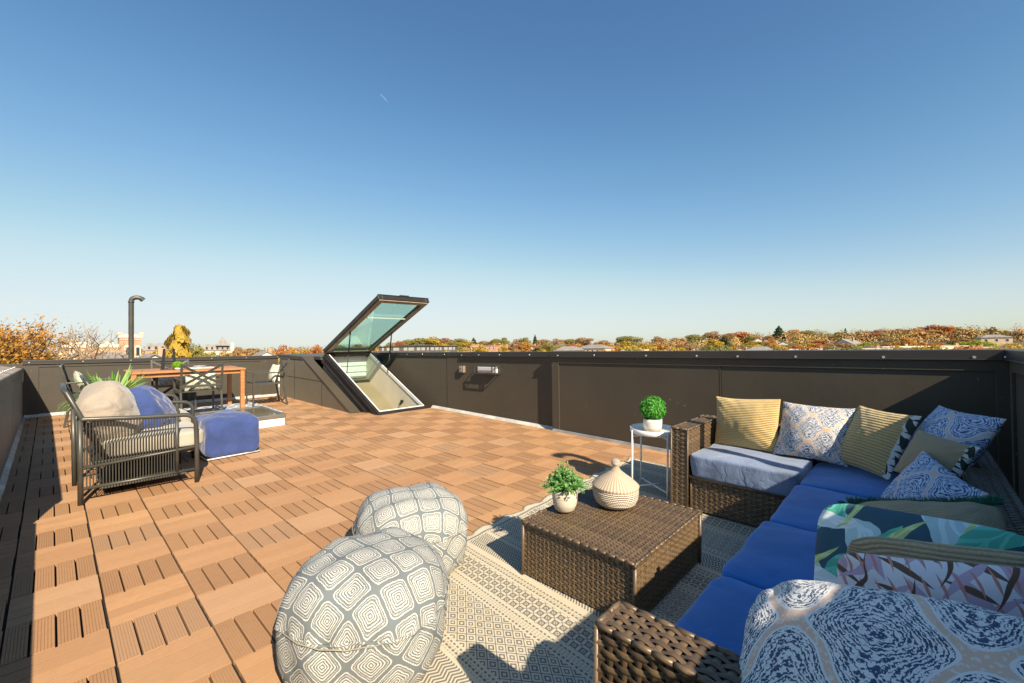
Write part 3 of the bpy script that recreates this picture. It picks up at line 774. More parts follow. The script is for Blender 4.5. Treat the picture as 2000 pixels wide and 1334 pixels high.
wbox(t, 'backrest', 3.505, 3.66, -2.52, -2.375, .02, .597, 'xyYXZ')
for x, y in ((.74, -1.72), (.74, -2.46), (2.97, -.95), (3.62, -.95), (3.6, -2.47)):
    mb = MB(); mb.tube([(x, y, 0), (x, y, .03)], .02, 10); mb.build('foot', m_black, t)
def seat_cushion(label, x0, x1, y0, y1, z, h, mat, seed, wrk=.010, crown=.016):
    o = softbox('seat_cushion', mat, x1 - x0, y1 - y0, h, 16, seed, wrk=wrk, crown=crown, n=20)
    put(o, ((x0 + x1) / 2, (y0 + y1) / 2, z)); tag(o, label, 'cushion', 'blue seat cushions on the corner sofa'); return o
seat_cushion('blue seat cushion next to the near wicker arm', .83, 1.492, -2.37, -1.688, SZ, .125, m_blue, 1)
seat_cushion('blue seat cushion second from the near wicker arm', 1.498, 2.135, -2.37, -1.684, SZ, .125, m_blue, 2)
seat_cushion('blue seat cushion third from the near wicker arm', 2.14, 2.83, -2.37, -1.700, SZ, .122, m_blue, 3)
seat_cushion('blue seat cushion in the corner of the L', 2.835, 3.49, -2.37, -1.71, SZ, .122, m_blue, 4)
o = seat_cushion('pale blue seat cushion in the sun beside the far wicker arm', 2.925, 3.50, -1.70, -1.04, SZ - .01, .155, m_blue2, 5, .015, .006)

# wicker coffee table
t = thing('coffee_table', 'low brown wicker storage coffee table on the patterned rug', 'table', (1.885, -1.035, .012))
wbox(t, 'body', -.375, .375, -.315, .315, 0, .262, 'xXyY', sx=.026, sy=.0130, amp=.0034, edge=False)
mb = MB(); wbox(t, 'tabletop', -.388, .388, -.325, .325, .262, .285, 'xXyYZ', sx=.026, sy=.0115, amp=.0028)
for x, y in ((-.375, -.315), (.375, -.315), (-.375, .315), (.375, .315)):
    mb = MB(); mb.tube([(x, y, 0), (x, y, .262)], .009, 6); mb.build('corner_cane', m_wick, t)

# big rug with scalloped end
mb = MB(); nx, ny = 150, 90; X0, X1, Y0, Y1 = .70, 3.92, -2.3, -.04
vs = []
for j in range(ny + 1):
    for i in range(nx + 1):
        fx = i / nx; fy = (j / ny) ** .8; x = X0 + (X1 - X0) * fx
        yt = -.16 + (x - 1.65) * .04
        edge = yt + .014 * math.sin(x * 26) + .006 * math.sin(x * 61)
        y = Y0 + (edge - Y0) * fy
        z = .006 + .007 * max(0, math.sin(x * 26 + .6)) * (fy ** 14) + wr((x, y, 0), 3, .002)
        vs.append((x, y - (0), z))
b = len(vs)
mb.add(vs, [(j * (nx + 1) + i, j * (nx + 1) + i + 1, (j + 1) * (nx + 1) + i + 1, (j + 1) * (nx + 1) + i) for j in range(ny) for i in range(nx)], sm=True)
for i in range(nx): mb.f.append((ny * (nx + 1) + i, ny * (nx + 1) + i + 1, b + i + 1, b + i)); mb.m.append(0)
for i in range(nx + 1):
    q = vs[ny * (nx + 1) + i]; mb.v.append((q[0], q[1] + .002, 0))
rug = mb.build('area_rug', m_rug); put(rug); tag(rug, 'cream and charcoal woven rug with chevron and diamond bands under the coffee table', 'rug')
mb = MB(); mb.box(.55, 2.46, 5.48, 7.05, .001, .009); o = mb.build('area_rug', m_rug2); put(o); tag(o, 'blue and white trellis rug under the dining table', 'rug')

# poufs
def pouf(label, x, y, Rr, Hh, seed, rot):
    t = thing('pouf', label, 'pouf', (x, y, .004), rot, 'poufs with concentric square print')
    n = 96
    cap = [(0, 1.0), (.2, .997), (.4, .985), (.58, .955), (.72, .91), (.83, .85), (.91, .775), (.965, .69), (.995, .60)]
    low = [(.995, .60), (1.0, .585), (.992, .57), (1.0, .50), (.995, .40), (.975, .28), (.93, .15), (.86, .06), (.78, .02), (.70, 0), (.3, 0), (0, 0)]
    for nm, prof, top in (('top_cover', cap, True), ('side_cover', low, False)):
        # resample
        pr = []
        for (a, b) in zip(prof, prof[1:]):
            for q in range(3): pr.append((a[0] + (b[0] - a[0]) * q / 3, a[1] + (b[1] - a[1]) * q / 3))
        pr.append(prof[-1]); mb = MB(); vs = []; uv = {}; arc = 0
        for i, (r, z) in enumerate(pr):
            if i: arc += math.hypot((r - pr[i - 1][0]) * Rr, (z - pr[i - 1][1]) * Hh)
            for k in range(n + 1):
                a = 2 * math.pi * k / n
                sq = 1 + .03 * math.cos(4 * a + seed)
                pk = .010 * math.sin(a * 23 + seed) * math.exp(-abs(z - .59) * 22) * (1 if top else .8)
                ka = 0 if k == n else k; a0 = 2 * math.pi * ka / n
                b_ = wr((math.cos(a0) * r * 2 + seed, math.sin(a0) * r * 2, z * 1.5), 1.6, .014) * (1 if r > .05 else 0)
                rr_ = r * Rr * sq + (pk + b_) * (r > .05) * min(1, r * 2)
                zz = z * Hh + wr((math.cos(a0) * r * 1.5, math.sin(a0) * r * 1.5, seed), 1.8, .02) * (z > .55) - .010 * abs(math.sin(a0 * 11.5)) * math.exp(-abs(z - .59) * 18)
                x_, y_ = rr_ * math.cos(a), rr_ * math.sin(a)
                if top: ra_ = arc * 1.0; uv[len(vs)] = (ra_ * math.cos(a + .25) / .112 + 20, ra_ * math.sin(a + .25) / .112 + 20)
                else:
                    s_ = a * Rr / .112; tz = arc / .112; uv[len(vs)] = ((s_ + tz) * .7071 + 20.3, (s_ - tz) * .7071 + 40.2)
                vs.append((x_, y_, zz))
        fs = [(i * (n + 1) + k, i * (n + 1) + k + 1, (i + 1) * (n + 1) + k + 1, (i + 1) * (n + 1) + k) for i in range(len(pr) - 1) for k in range(n)]
        fs = [f[::-1] for f in fs]; mb.add(vs, fs, sm=True); mb.uv = uv; mb.build(nm, m_sq, t)
    mb = MB(); mb.tube([((Rr * 1.004) * math.cos(a), (Rr * 1.004) * math.sin(a), Hh * .592 - .006 * abs(math.sin(a * 11.5))) for a in [2 * math.pi * k / 70 for k in range(70)]], .0022, 6, closed=True)
    mb.build('piping', m_pip, t)
pouf('round printed pouf nearest the camera, at the bottom edge of the photo', .675, -.66, .312, .425, 1.3, .3)
pouf('round printed pouf behind the nearest one', 1.175, -.205, .303, .405, 4.1, -.15)
# ------------------------------------------------------------------ pillows on the corner sofa
def lean(name, label, mats, c, nrm, w, h, th, roll=0, seed=0, cat='pillow', group='throw pillows on the corner sofa', **k):
    o = pillow(name, mats, w, h, th, seed, **k)
    put(o, M=frame(c, nrm, (0, 0, 1), R(roll))); tag(o, label, cat, group); return o
lean('throw_pillow', 'mustard yellow ribbed pillow nearest the far wicker arm', [m_must, m_must], (3.435, -1.272, .595), (-.97, .10, .16), .47, .40, .18, 3, 1)
lean('throw_pillow', 'grey and peach ogee print pillow between the two mustard pillows', [m_ogee, m_ogee], (3.41, -1.70, .60), (-.85, .12, .48), .44, .41, .18, 1, 2)
lean('throw_pillow', 'olive mustard striped pillow with black leaf print back, left of the corner', [m_burl, m_bw], (3.29, -2.02, .617), (-.62, .58, .45), .42, .42, .15, 0, 3, wrap=.80)
lean('throw_pillow', 'blue ogee print pillow propped high in the sofa corner', [m_ogeeb, m_ogeeb], (3.20, -2.325, .65), (-.42, .75, .50), .47, .46, .19, 0, 4)
lean('throw_pillow', 'small natural burlap pillow with black leaf print back in the corner', [m_burl2, m_bw], (2.80, -2.275, .645), (-.56, .66, .48), .33, .26, .13, -2, 5, wrap=.80)
lean('throw_pillow', 'blue ogee print pillow slumped in front of the burlap pillow', [m_ogeeb, m_ogeeb], (2.55, -2.235, .50), (-.50, .70, .50), .40, .38, .16, -12, 6)
o = lean('throw_pillow', 'burlap pillow trimmed with emerald green fringe', [m_burl2, m_burl2], (2.03, -2.235, .500), (-.50, .25, .82), .48, .36, .17, 28, 7, rnd=7, wrk=.018)
def fringe(o, w, h, n=900):
    mb = MB(); rg = random.Random(3)
    for side in range(2):
        for i in range(n // 2):
            q = rg.uniform(-1, 1)
            if side == 0: p = Vector((q * w / 2 * .96, h / 2 * (.93 + .05 * q * q), 0)); d = Vector((rg.uniform(-.4, .4), 1, rg.uniform(-.7, .9)))
            else:
                p = Vector((-w / 2 * .97, q * h / 2 * .95, 0)); d = Vector((-1, rg.uniform(-.4, .4), rg.uniform(-.7, .9)))
                if q < .3: continue
            d.normalize(); L = rg.uniform(.016, .040); a = p + Vector((0, 0, rg.uniform(-.008, .008)))
            s = d.orthogonal().normalized() * .0016
            m_ = a + d * L * .6 + Vector((0, 0, rg.uniform(-.004, .006)))
            mb.add([a - s, a + s, m_ + s, m_ - s, a + d * L], [(0, 1, 2, 3), (3, 2, 4)])
    mb.build('fringe', m_green, o)
fringe(o, .48, .36, 4200)
lean('throw_pillow', 'tropical leaf print pillow in teal and green', [m_trop, m_trop], (1.47, -2.225, .545), (-.82, .12, .35), .52, .42, .17, 4, 8, rnd=5, pinch=.02, wrk=.018)
lean('throw_pillow', 'corded natural burlap pillow squeezed between the leaf print and the pink paisley pillows', [m_burl2, m_burl2], (1.255, -2.30, .570), (-.95, -.15, .10), .44, .40, .11, 7, 9, rnd=6, pinch=.02)
lean('throw_pillow', 'white pillow with pink and brown paisley print', [m_pink, m_pink], (1.135, -2.305, .575), (-.95, -.15, .14), .44, .40, .13, 8, 10, rnd=8, pinch=.03, wrk=.018)
lean('throw_pillow', 'large cream ogee and paisley print pillow nearest the camera, half in the sun', [m_ogeef, m_ogeef], (.805, -2.20, .63), (-.51, .22, .83), .54, .40, .19, 24, 11, rnd=4.5, pinch=.01, wrk=.03)

# ------------------------------------------------------------------ plants
def leaf_ball(mb, c, r, n, size, rg, squash=(1, 1, 1), shell=.55, lens=True):
    for i in range(n):
        d = Vector((rg.gauss(0, 1), rg.gauss(0, 1), rg.gauss(0, 1))).normalized()
        k = shell + (1 - shell) * rg.random() ** .6
        k *= 1 + noise.noise(d * 2.6 + Vector((r * 50, 0, 0))) * .16 + noise.noise(d * 7) * .07
        p = Vector(c) + Vector((d.x * r * squash[0], d.y * r * squash[1], d.z * r * squash[2])) * k
        nn = (d + Vector((rg.uniform(-.8, .8), rg.uniform(-.8, .8), rg.uniform(-.8, .8)))).normalized()
        a = nn.orthogonal().normalized(); a = (Matrix.Rotation(rg.uniform(0, 6.28), 3, nn) @ a); b = nn.cross(a); s = size * rg.uniform(.7, 1.3)
        mb.add([p - a * s, p - b * s * .45 + nn * s * .15, p + a * s, p + b * s * .45 + nn * s * .15], [(0, 1, 2, 3)])
g_leaf = leafmat('boxwood_green', [(.03, .20, .02), (.08, .36, .04), (.20, .55, .10), (.05, .26, .03)], .3)
g_lime = leafmat('lime_green', [(.20, .42, .02), (.30, .55, .04), (.12, .30, .02)], .3)
g_euc = leafmat('pale_sprig_green', [(.10, .26, .06), (.20, .42, .10), (.32, .52, .18), (.14, .30, .14)], .35)
g_spid = leafmat('spider_plant_green', [(.10, .28, .03), (.22, .45, .06), (.42, .60, .20), (.08, .22, .03)], .4)
def potmat(name, a, b, zt):
    m, t, p = newmat(name); x, y, z, v = uvx(t, 'Object'); n = noi(t, v, 22, 5, .7); n2 = noi(t, vec(t, x * .3, y * .3, z * 5), 40, 3)
    c = mix(t, n2.sm(.4, .7), a, tuple(k * .8 for k in a)); c = mix(t, n.sm(.58, .75) * .5, c, (.45, .38, .30)); c = mix(t, z.lt(zt), c, b)
    t.links.new(c, p.inputs['Base Color']); p.inputs['Roughness'].default_value = .7; bump(t, p, n2, .4, .002); return m
m_pot1 = potmat('stoneware_cream', (.62, .54, .42), (.66, .58, .46), .012)
m_pot2 = potmat('whitewashed_cement', (.70, .66, .58), (.52, .43, .32), .030)
# side table with round tray top
ST = (3.165, -.665)
t = thing('side_table', 'small white round tray side table beside the far wicker arm', 'table', (ST[0], ST[1], .006), R(12))
mb = MB(); mb.lathe([(0, .470), (.176, .470), (.184, .478), (.186, .512), (.182, .512), (.178, .486), (0, .482)], 40); mb.build('tray_top', m_white, t)
LG = [(.192 * math.cos(R(a)), .192 * math.sin(R(a))) for a in (45, 135, 225, 315)]
for x, y in LG:
    mb = MB(); mb.tube([(x, y, 0), (x, y, .50)], .0075, 10); mb.build('leg', m_white, t)
for i_, j_, z_ in ((0, 2, .045), (1, 3, .051), (0, 2, .46), (1, 3, .454)):
    mb = MB(); mb.tube([(LG[i_][0], LG[i_][1], z_), (LG[j_][0], LG[j_][1], z_)], .006, 8); mb.build('cross_brace', m_white, t)
rg = random.Random(2)
t = thing('topiary_plant', 'round green boxwood ball in a white pot on the small side table', 'plant', (ST[0] - .02, ST[1] - .0, .489))
mb = MB(); mb.lathe([(0, 0), (.050, 0), (.062, .012), (.070, .04), (.073, .075), (.072, .105), (.067, .105), (.064, .09), (0, .088)], 32); mb.build('pot', m_pot2, t)
mb = MB(); leaf_ball(mb, (0, 0, .185), .099, 3600, .0105, rg, (1, 1, .96), .78); mb.build('foliage', g_leaf, t)
t = thing('potted_plant', 'leafy pale green sprig plant in a cream pot on the coffee table', 'plant', (1.745, -.815, .303))
mb = MB(); mb.lathe([(0, 0), (.040, 0), (.055, .012), (.066, .045), (.069, .085), (.064, .118), (.058, .120), (.056, .10), (0, .098)], 32); mb.build('pot', m_pot1, t)
mb = MB(); st = MB()
for i in range(190):
    a = rg.uniform(0, 6.28); sp = rg.random() ** .7; L = rg.uniform(.09, .175) * (1 - .25 * sp)
    tip = Vector((math.cos(a) * sp * .135, math.sin(a) * sp * .135, .10 + L * (1.05 - .75 * sp)))
    b0 = Vector((math.cos(a) * .02, math.sin(a) * .02, .10)); mid = (b0 + tip) / 2 + Vector((0, 0, .02))
    st.tube([b0, mid, tip], .0012, 4, caps=False)
    for k in range(13):
        f = .25 + .75 * k / 12; p = (b0.lerp(mid, f * 2) if f < .5 else mid.lerp(tip, f * 2 - 1)); 
        d = Vector((rg.uniform(-1, 1), rg.uniform(-1, 1), rg.uniform(-.2, .9))).normalized(); n_ = Vector((rg.uniform(-1, 1), rg.uniform(-1, 1), 1)).normalized()
        s_ = d.cross(n_).normalized(); z_ = rg.uniform(.007, .012)
        mb.add([p, p + d * z_ + s_ * z_ * .5, p + d * z_ * 2, p + d * z_ - s_ * z_ * .5], [(0, 1, 2, 3)])
mb.build('foliage', g_euc, t); st.build('stems', g_leaf, t)
# lidded basket
def basketmat():
    m, t, p = newmat('coiled_grass_and_white_thread'); g = t.nodes.new('ShaderNodeNewGeometry')
    x, y, z, v = uvx(t, 'UV'); n = noi(t, v, 30, 3)
    st_ = (x * 6.2832 * 1.0).sin(); row = (y * 6.2832).cos()
    stick = ((x + y.fl() * .5).fr() - .5).abs()
    c = mix(t, stick.gt(.34), (.80, .75, .66), (.42, .27, .13)); c = mix(t, (row.gt(.72)) * .65, c, (.36, .25, .15)); c = mix(t, n.sm(.55, .8) * .3, c, (.5, .4, .3))
    t.links.new(c, p.inputs['Base Color']); p.inputs['Roughness'].default_value = .85; bump(t, p, row * -1.0 + stick, .8, .004); return m
m_bask = basketmat()
def coil(mb, prof, n=96, rows=1.0, sticks=60, tw=0):
    pr = []
    for (a, b) in zip(prof, prof[1:]):
        for q in range(4): pr.append((a[0] + (b[0] - a[0]) * q / 4, a[1] + (b[1] - a[1]) * q / 4))
    pr.append(prof[-1]); vs = []; uv = {}; arc = 0
    for i, (r, z) in enumerate(pr):
        if i: arc += math.hypot(r - pr[i - 1][0], z - pr[i - 1][1])
        for k in range(n + 1):
            a = 2 * math.pi * k / n; q = 1 + .012 * math.sin(a * 3 + z * 20)
            uv[len(vs)] = (k / n * sticks, arc / rows); vs.append((r * q * math.cos(a), r * q * math.sin(a), z))
    mb.add(vs, [(i * (n + 1) + k, i * (n + 1) + k + 1, (i + 1) * (n + 1) + k + 1, (i + 1) * (n + 1) + k) for i in range(len(pr) - 1) for k in range(n)], sm=True); mb.uv.update(uv)
t = thing('lidded_basket', 'woven cream basket with a pointed lid on the coffee table', 'basket', (2.010, -.975, .303))
mb = MB(); coil(mb, [(0, .004), (.085, 0), (.110, .018), (.124, .05), (.128, .085), (.124, .105)], rows=.0105, sticks=64); mb.build('bowl', m_bask, t)
mb = MB(); coil(mb, [(.128, .100), (.130, .112), (.120, .122), (.092, .146), (.058, .170), (.030, .192), (.019, .208), (.016, .218)], rows=9.0, sticks=44)
mb.build('lid', m_bask, t)
mb = MB(); coil(mb, [(.015, .216), (.023, .226), (.026, .237), (.022, .250), (.011, .257), (.0, .258)], rows=.007, sticks=22); mb.build('knob', m_bask, t)

# ------------------------------------------------------------------ lounge armchairs, ottoman, skylight
def lounge(label, x, y):
    t = thing('lounge_chair', label, 'armchair', (x, y, 0), 0, 'grey rope lounge armchairs'); Wd = .76
    r = .017
    for yy in (0, Wd):
        arc = [(.60 + .085 * math.sin(a), yy, .585 - .085 * (1 - math.cos(a))) for a in [R(q) for q in (0, 20, 40, 60, 80, 90)]]
        mb = MB(); mb.tube([(-.015, yy, .615)] + [(0.0, yy, .63)] + [(.3, yy, .605)] + arc + [(.69, yy, .3), (.69, yy, 0)], r, 12); mb.tube([(-.015, yy, 0), (-.015, yy, .625)], r, 12); mb.build('arm_frame', m_chair, t)
        mb = MB(); mb.tube([(-.015, yy, .115), (.69, yy, .115)], .012, 8); mb.tube([(-.015, yy, .265), (.56, yy, .30), (.69, yy, .305)], .011, 8); mb.tube([(.555, yy, .11), (.555, yy, .585)], .013, 8); mb.build('rail', m_chair, t)
        mb = MB()
        for k in range(30):
            xx = .018 + k * .0178; zt = .622 - xx * .035
            mb.tube([(xx, yy, .118), (xx, yy, zt)], .0040, 5, caps=False)
        mb.build('rope_panel', m_chair, t)
    for yy in ((.045,) if y < 3 else ()):
        mb = MB(); mb.tube([(-.045, yy, .14), (-.05, yy, .71)], .014, 10); mb.build('back_post', m_chair, t)
    mb = MB(); mb.tube([(.14, .05, .28), (.0, .05, .62), (-.085, .05, .83), (-.095, .09, .845), (-.095, Wd - .09, .845), (-.085, Wd - .05, .83), (.0, Wd - .05, .62), (.14, Wd - .05, .28)], r, 10)
    mb.build('back_frame', m_chair, t)
    mb = MB()
    for k in range(20):
        yy = .085 + k * (Wd - .17) / 19; mb.tube([(-.093, yy, .84), (.0, yy, .61), (.13, yy, .29)], .0034, 5, caps=False)
    mb.build('rope_back', m_chair, t)
    mb = MB(); mb.box(.05, .68, .02, Wd - .02, .27, .30); mb.box(.10, .64, .10, Wd - .10, .06, .075); mb.build('seat_frame', m_chair, t, bevel=.004)
    return t
lounge('grey metal lounge armchair nearest the camera with rope side panel', -.005, 2.285)
lounge('grey metal lounge armchair behind the nearest one, mostly hidden by cushions', .14, 3.20)
for i, (y, lb) in enumerate(((2.66, 'taupe seat cushion on the nearer lounge armchair'), (3.60, 'taupe seat cushion on the farther lounge armchair'))):
    o = softbox('seat_cushion', m_sand, .66, .70, .135, 9, 20 + i, wrk=.006, crown=.02); put(o, (.425 + .10 * i, y, .302)); tag(o, lb, 'cushion', 'taupe lounge seat cushions')
def bean(name, label, mat, c_, nrm, w, h, th, roll, seed):
    o = softbox(name, mat, w, h, th, 3.1, seed, wrk=.034, n=24, ws=6); put(o, M=frame(c_, nrm, (0, 0, 1), R(roll)) @ Matrix.Translation((0, 0, -th / 2)))
    tag(o, label, 'cushion', 'loose lounge cushions')
    mb = MB(); mb.tube([(math.cos(a) * w * .495 * (1 if abs(math.cos(a)) > .01 else 1), math.sin(a) * h * .495, th / 2) for a in [R(q) for q in range(60, 130, 10)]], .003, 5); mb.build('seam', mat, o); return o
bean('back_cushion', 'plump taupe back cushion on the nearest lounge armchair', m_beige, (.165, 2.60, .625), (.90, -.28, .33), .52, .47, .33, 24, 31)
bean('back_cushion', 'royal blue cushion leaning against the taupe back cushion', m_royal, (.43, 2.82, .575), (.80, -.25, .50), .46, .44, .30, -20, 33)
# ottoman
o = softbox('ottoman', m_royal,   .50, .58, .38, 8, 41, wrk=.026, crown=.05, n=26, ws=7); put(o, (1.115, 3.22, .004), R(3)); tag(o, 'square royal blue fabric ottoman in front of the lounge armchairs', 'ottoman')
mb = MB(); q = [(.235, .275), (-.235, .275), (-.235, -.275), (.235, -.275)]
mb.tube([(x * 1.02, y * 1.0, .012) for x, y in q], .007, 6, closed=True); mb.build('piping', m_white, o)
# low skylight box
t = thing('skylight', 'low skylight box with white curb and grey metal cap beside the dining rug', 'skylight', (1.67, 4.83, 0))
mb = MB(); mb.box(-.43, .43, -.50, .50, -.02, .115); mb.build('curb', m_white, t)
mb = MB()
for a in ((-.445, .445, -.515, -.455), (-.445, .445, .455, .515), (-.445, -.385, -.455, .455), (.385, .445, -.455, .455)): mb.box(a[0], a[1], a[2], a[3], .105, .155)
mb.build('cap_frame', pbr('dull_aluminium', (.26, .245, .21), .35, .6, .06), t, bevel=.004)
mb = MB(); mb.box(-.385, .385, -.455, .455, .135, .147); mb.build('glass_pane', pbr('bronze_mirror_glass', (.20, .175, .11), .08, .3, .05), t)

# ------------------------------------------------------------------ dining set
t = thing('dining_table', 'long reddish wooden outdoor dining table', 'table', (1.365, 6.57, .004))
X, Y = .745, .43
mb = MB(); n = 8
for k in range(n):
    a = -Y + .065 + k * (2 * Y - .13) / n; mb.box(-X + .065, X - .065, a + .0015, a + (2 * Y - .13) / n - .0015, .688, .712)
mb.box(-X, X, -Y, -Y + .063, .686, .712); mb.box(-X, X, Y - .063, Y, .686, .712); mb.box(-X, -X + .063, -Y + .065, Y - .065, .686, .712); mb.box(X - .063, X, -Y + .065, Y - .065, .686, .712)
mb.build('tabletop', m_wood, t, bevel=.002)
mb = MB()
for y in (-Y + .05, Y - .07): mb.box(-X + .07, X - .07, y, y + .02, .625, .686)
for x in (-X + .05, X - .07): mb.box(x, x + .02, -Y + .07, Y - .07, .625, .686)
mb.build('apron', m_wood, t)
for sx in (-1, 1):
    for sy in (-1, 1):
        mb = MB(); cx, cy = sx * (X - .045), sy * (Y - .045); mb.prism([(cx - .03, cy - .03), (cx + .03, cy - .03), (cx + .03, cy + .03), (cx - .03, cy + .03)], 0, .686); mb.build('leg', m_wood, t, bevel=.003)
def dining_chair(label, x, y, rz):
    t = thing('dining_chair', label, 'chair', (x, y, .004), rz, 'grey metal cross back dining chairs')   # faces +x
    w = .255; bt = .84
    for s in (-1, 1):
        mb = MB(); mb.bar((-.30, s * w, 0), (-.235, s * w, .42), .028, .028); mb.bar((-.235, s * w, .40), (-.335, s * w, bt), .028, .026); mb.build('rear_leg', m_chair, t, bevel=.003)
        mb = MB(); mb.bar((.25, s * w, 0), (.235, s * w, .60), .028, .028); mb.bar((.25, s * w, .60), (-.285, s * w, .60), .042, .02); mb.build('front_leg', m_chair, t, bevel=.003)
    for z_, x_ in ((bt - .012, -.335), (.50, -.262)):
        mb = MB(); mb.bar((x_, -w, z_), (x_, w, z_), .022, .034); mb.build('back_rail', m_chair, t, bevel=.003)
    for s in (-1, 1):
        mb = MB(); mb.bar((-.330 + s * .001, -s * (w - .01), bt - .03), (-.263 + s * .001, s * (w - .01), .51), .034, .014, (1, 0, .3)); mb.build('cross_brace', m_chair, t)
    mb = MB(); 
    for k in range(6): mb.box(-.225 + k * .078, -.225 + k * .078 + .066, -w + .014, w - .014, .405, .42)
    mb.box(-.24, .24, -w - .012, -w + .014, .39, .425); mb.box(-.24, .24, w - .014, w + .012, .39, .425); mb.build('seat', m_chair, t)
    return t
CH = [('dining chair with its crossed back toward the camera, at the near side of the table', 1.40, 5.97, R(90)), ('dining chair behind the table by the back parapet', 1.27, 7.05, R(-90)),
      ('dining chair at the right end of the table facing left', 2.52, 6.50, R(176)), ('dining chair at the left end of the table, partly behind the armchair', .27, 6.50, R(-3))]
for lb, x, y, a in CH: dining_chair(lb, x, y, a)
PL = [('pale watercolour print pillow on the dining chair nearest the camera', (1.42, 5.86, .545), (0, .93, .35), .42, .30), ('pale watercolour print pillow on the dining chair behind the table', (1.27, 7.14, .50), (0, -.6, .8), .42, .34),
      ('pale watercolour print pillow on the dining chair at the right end of the table', (2.66, 6.49, .575), (-.95, 0, .28), .36, .34), ('pale watercolour print pillow on the dining chair at the left end of the table', (.13, 6.50, .60), (.93, 0, .36), .38, .34)]
for i, (lb, c, n_, w_, h_) in enumerate(PL):
    lean('chair_pillow', lb, [m_pale, m_pale], c, n_, w_, h_, .12, rng.uniform(-4, 4), 50 + i, group='pale printed pillows on the dining chairs')
# lantern, topiary, tray on the table
t = thing('lantern', 'tall tapering black metal lantern standing on the dining table', 'lantern', (1.14, 6.62, .718))
for s in (-1, 1):
    mb = MB(); mb.prism([(s * .105, 0), (s * .055, 0), (s * .045, .33), (s * .075, .33)], -.004, .004, M=Matrix(((1, 0, 0, 0), (0, 0, 1, 0), (0, 1, 0, 0), (0, 0, 0, 1)))); mb.build('side_plate', m_black, t)
mb = MB(); mb.box(-.105, .105, -.06, .06, 0, .008); mb.build('base', m_black, t)
mb = MB()
for zz, rr in ((.33, .062), (.30, .05)): mb.tube([(rr * math.cos(a), rr * math.sin(a) * .8, zz) for a in [2 * math.pi * k / 24 for k in range(24)]], .004, 6, closed=True)
mb.build('ring', m_black, t)
t = thing('topiary_ball', 'lime green topiary ball in a small bowl on the dining table', 'plant', (1.215, 6.36, .718))
mb = MB(); mb.lathe([(0, 0), (.03, 0), (.045, .02), (.05, .035), (.044, .035), (0, .03)], 24); mb.build('bowl', m_white, t)
mb = MB(); leaf_ball(mb, (0, 0, .078), .075, 1500, .010, rg, (1, 1, .75), .8); mb.build('foliage', g_lime, t)
t = thing('serving_tray', 'white serving tray with stacked plates on the dining table', 'tray', (1.55, 6.60, .718))
mb = MB(); mb.box(-.19, .19, -.12, .12, 0, .010); mb.build('tray', m_white, t, bevel=.003)
mb = MB(); mb.lathe([(0, .012), (.07, .012), (.10, .028), (.09, .028), (0, .02)], 28); mb.lathe([(0, .030), (.06, .030), (.095, .045), (.088, .045), (0, .038)], 28); mb.build('plates', pbr('glazed_plate', (.62, .60, .62), .25), t)
# spider plant in a tall planter behind the cushions
t = thing('spider_plant', 'bright green spider plant in a tall dark planter behind the lounge armchairs', 'plant', (.30, 4.25, 0))
mb = MB(); mb.lathe([(0, 0), (.11, 0), (.15, .55), (.155, .57), (.14, .57), (.135, .54), (0, .53)], 28); mb.build('planter', m_dkframe, t)
mb = MB()
for i in range(190):
    a = rg.uniform(0, 6.28); L = rg.uniform(.28, .52); up_ = rg.uniform(.15, 1.25); w_ = rg.uniform(.007, .014); d = Vector((math.cos(a), math.sin(a), 0)); s_ = Vector((-d.y, d.x, 0)); pts = []
    for k in range(8):
        f = k / 7; out = L * math.sin(f * 1.45) * math.cos(up_ * .8) + .02; z_ = .56 + L * math.sin(up_) * f * 1.0 - L * .55 * f * f * math.cos(up_); pts.append((Vector((0, 0, z_)) + d * out, w_ * (1 - f ** 3) * (.4 + .6 * min(1, f * 3))))
    vs = []
    for p, ww in pts: vs += [p - s_ * ww, p + s_ * ww - Vector((0, 0, ww * .0))]
    mb.add(vs, [(2 * k, 2 * k + 1, 2 * k + 3, 2 * k + 2) for k in range(7)])
mb.build('foliage', g_spid, t)
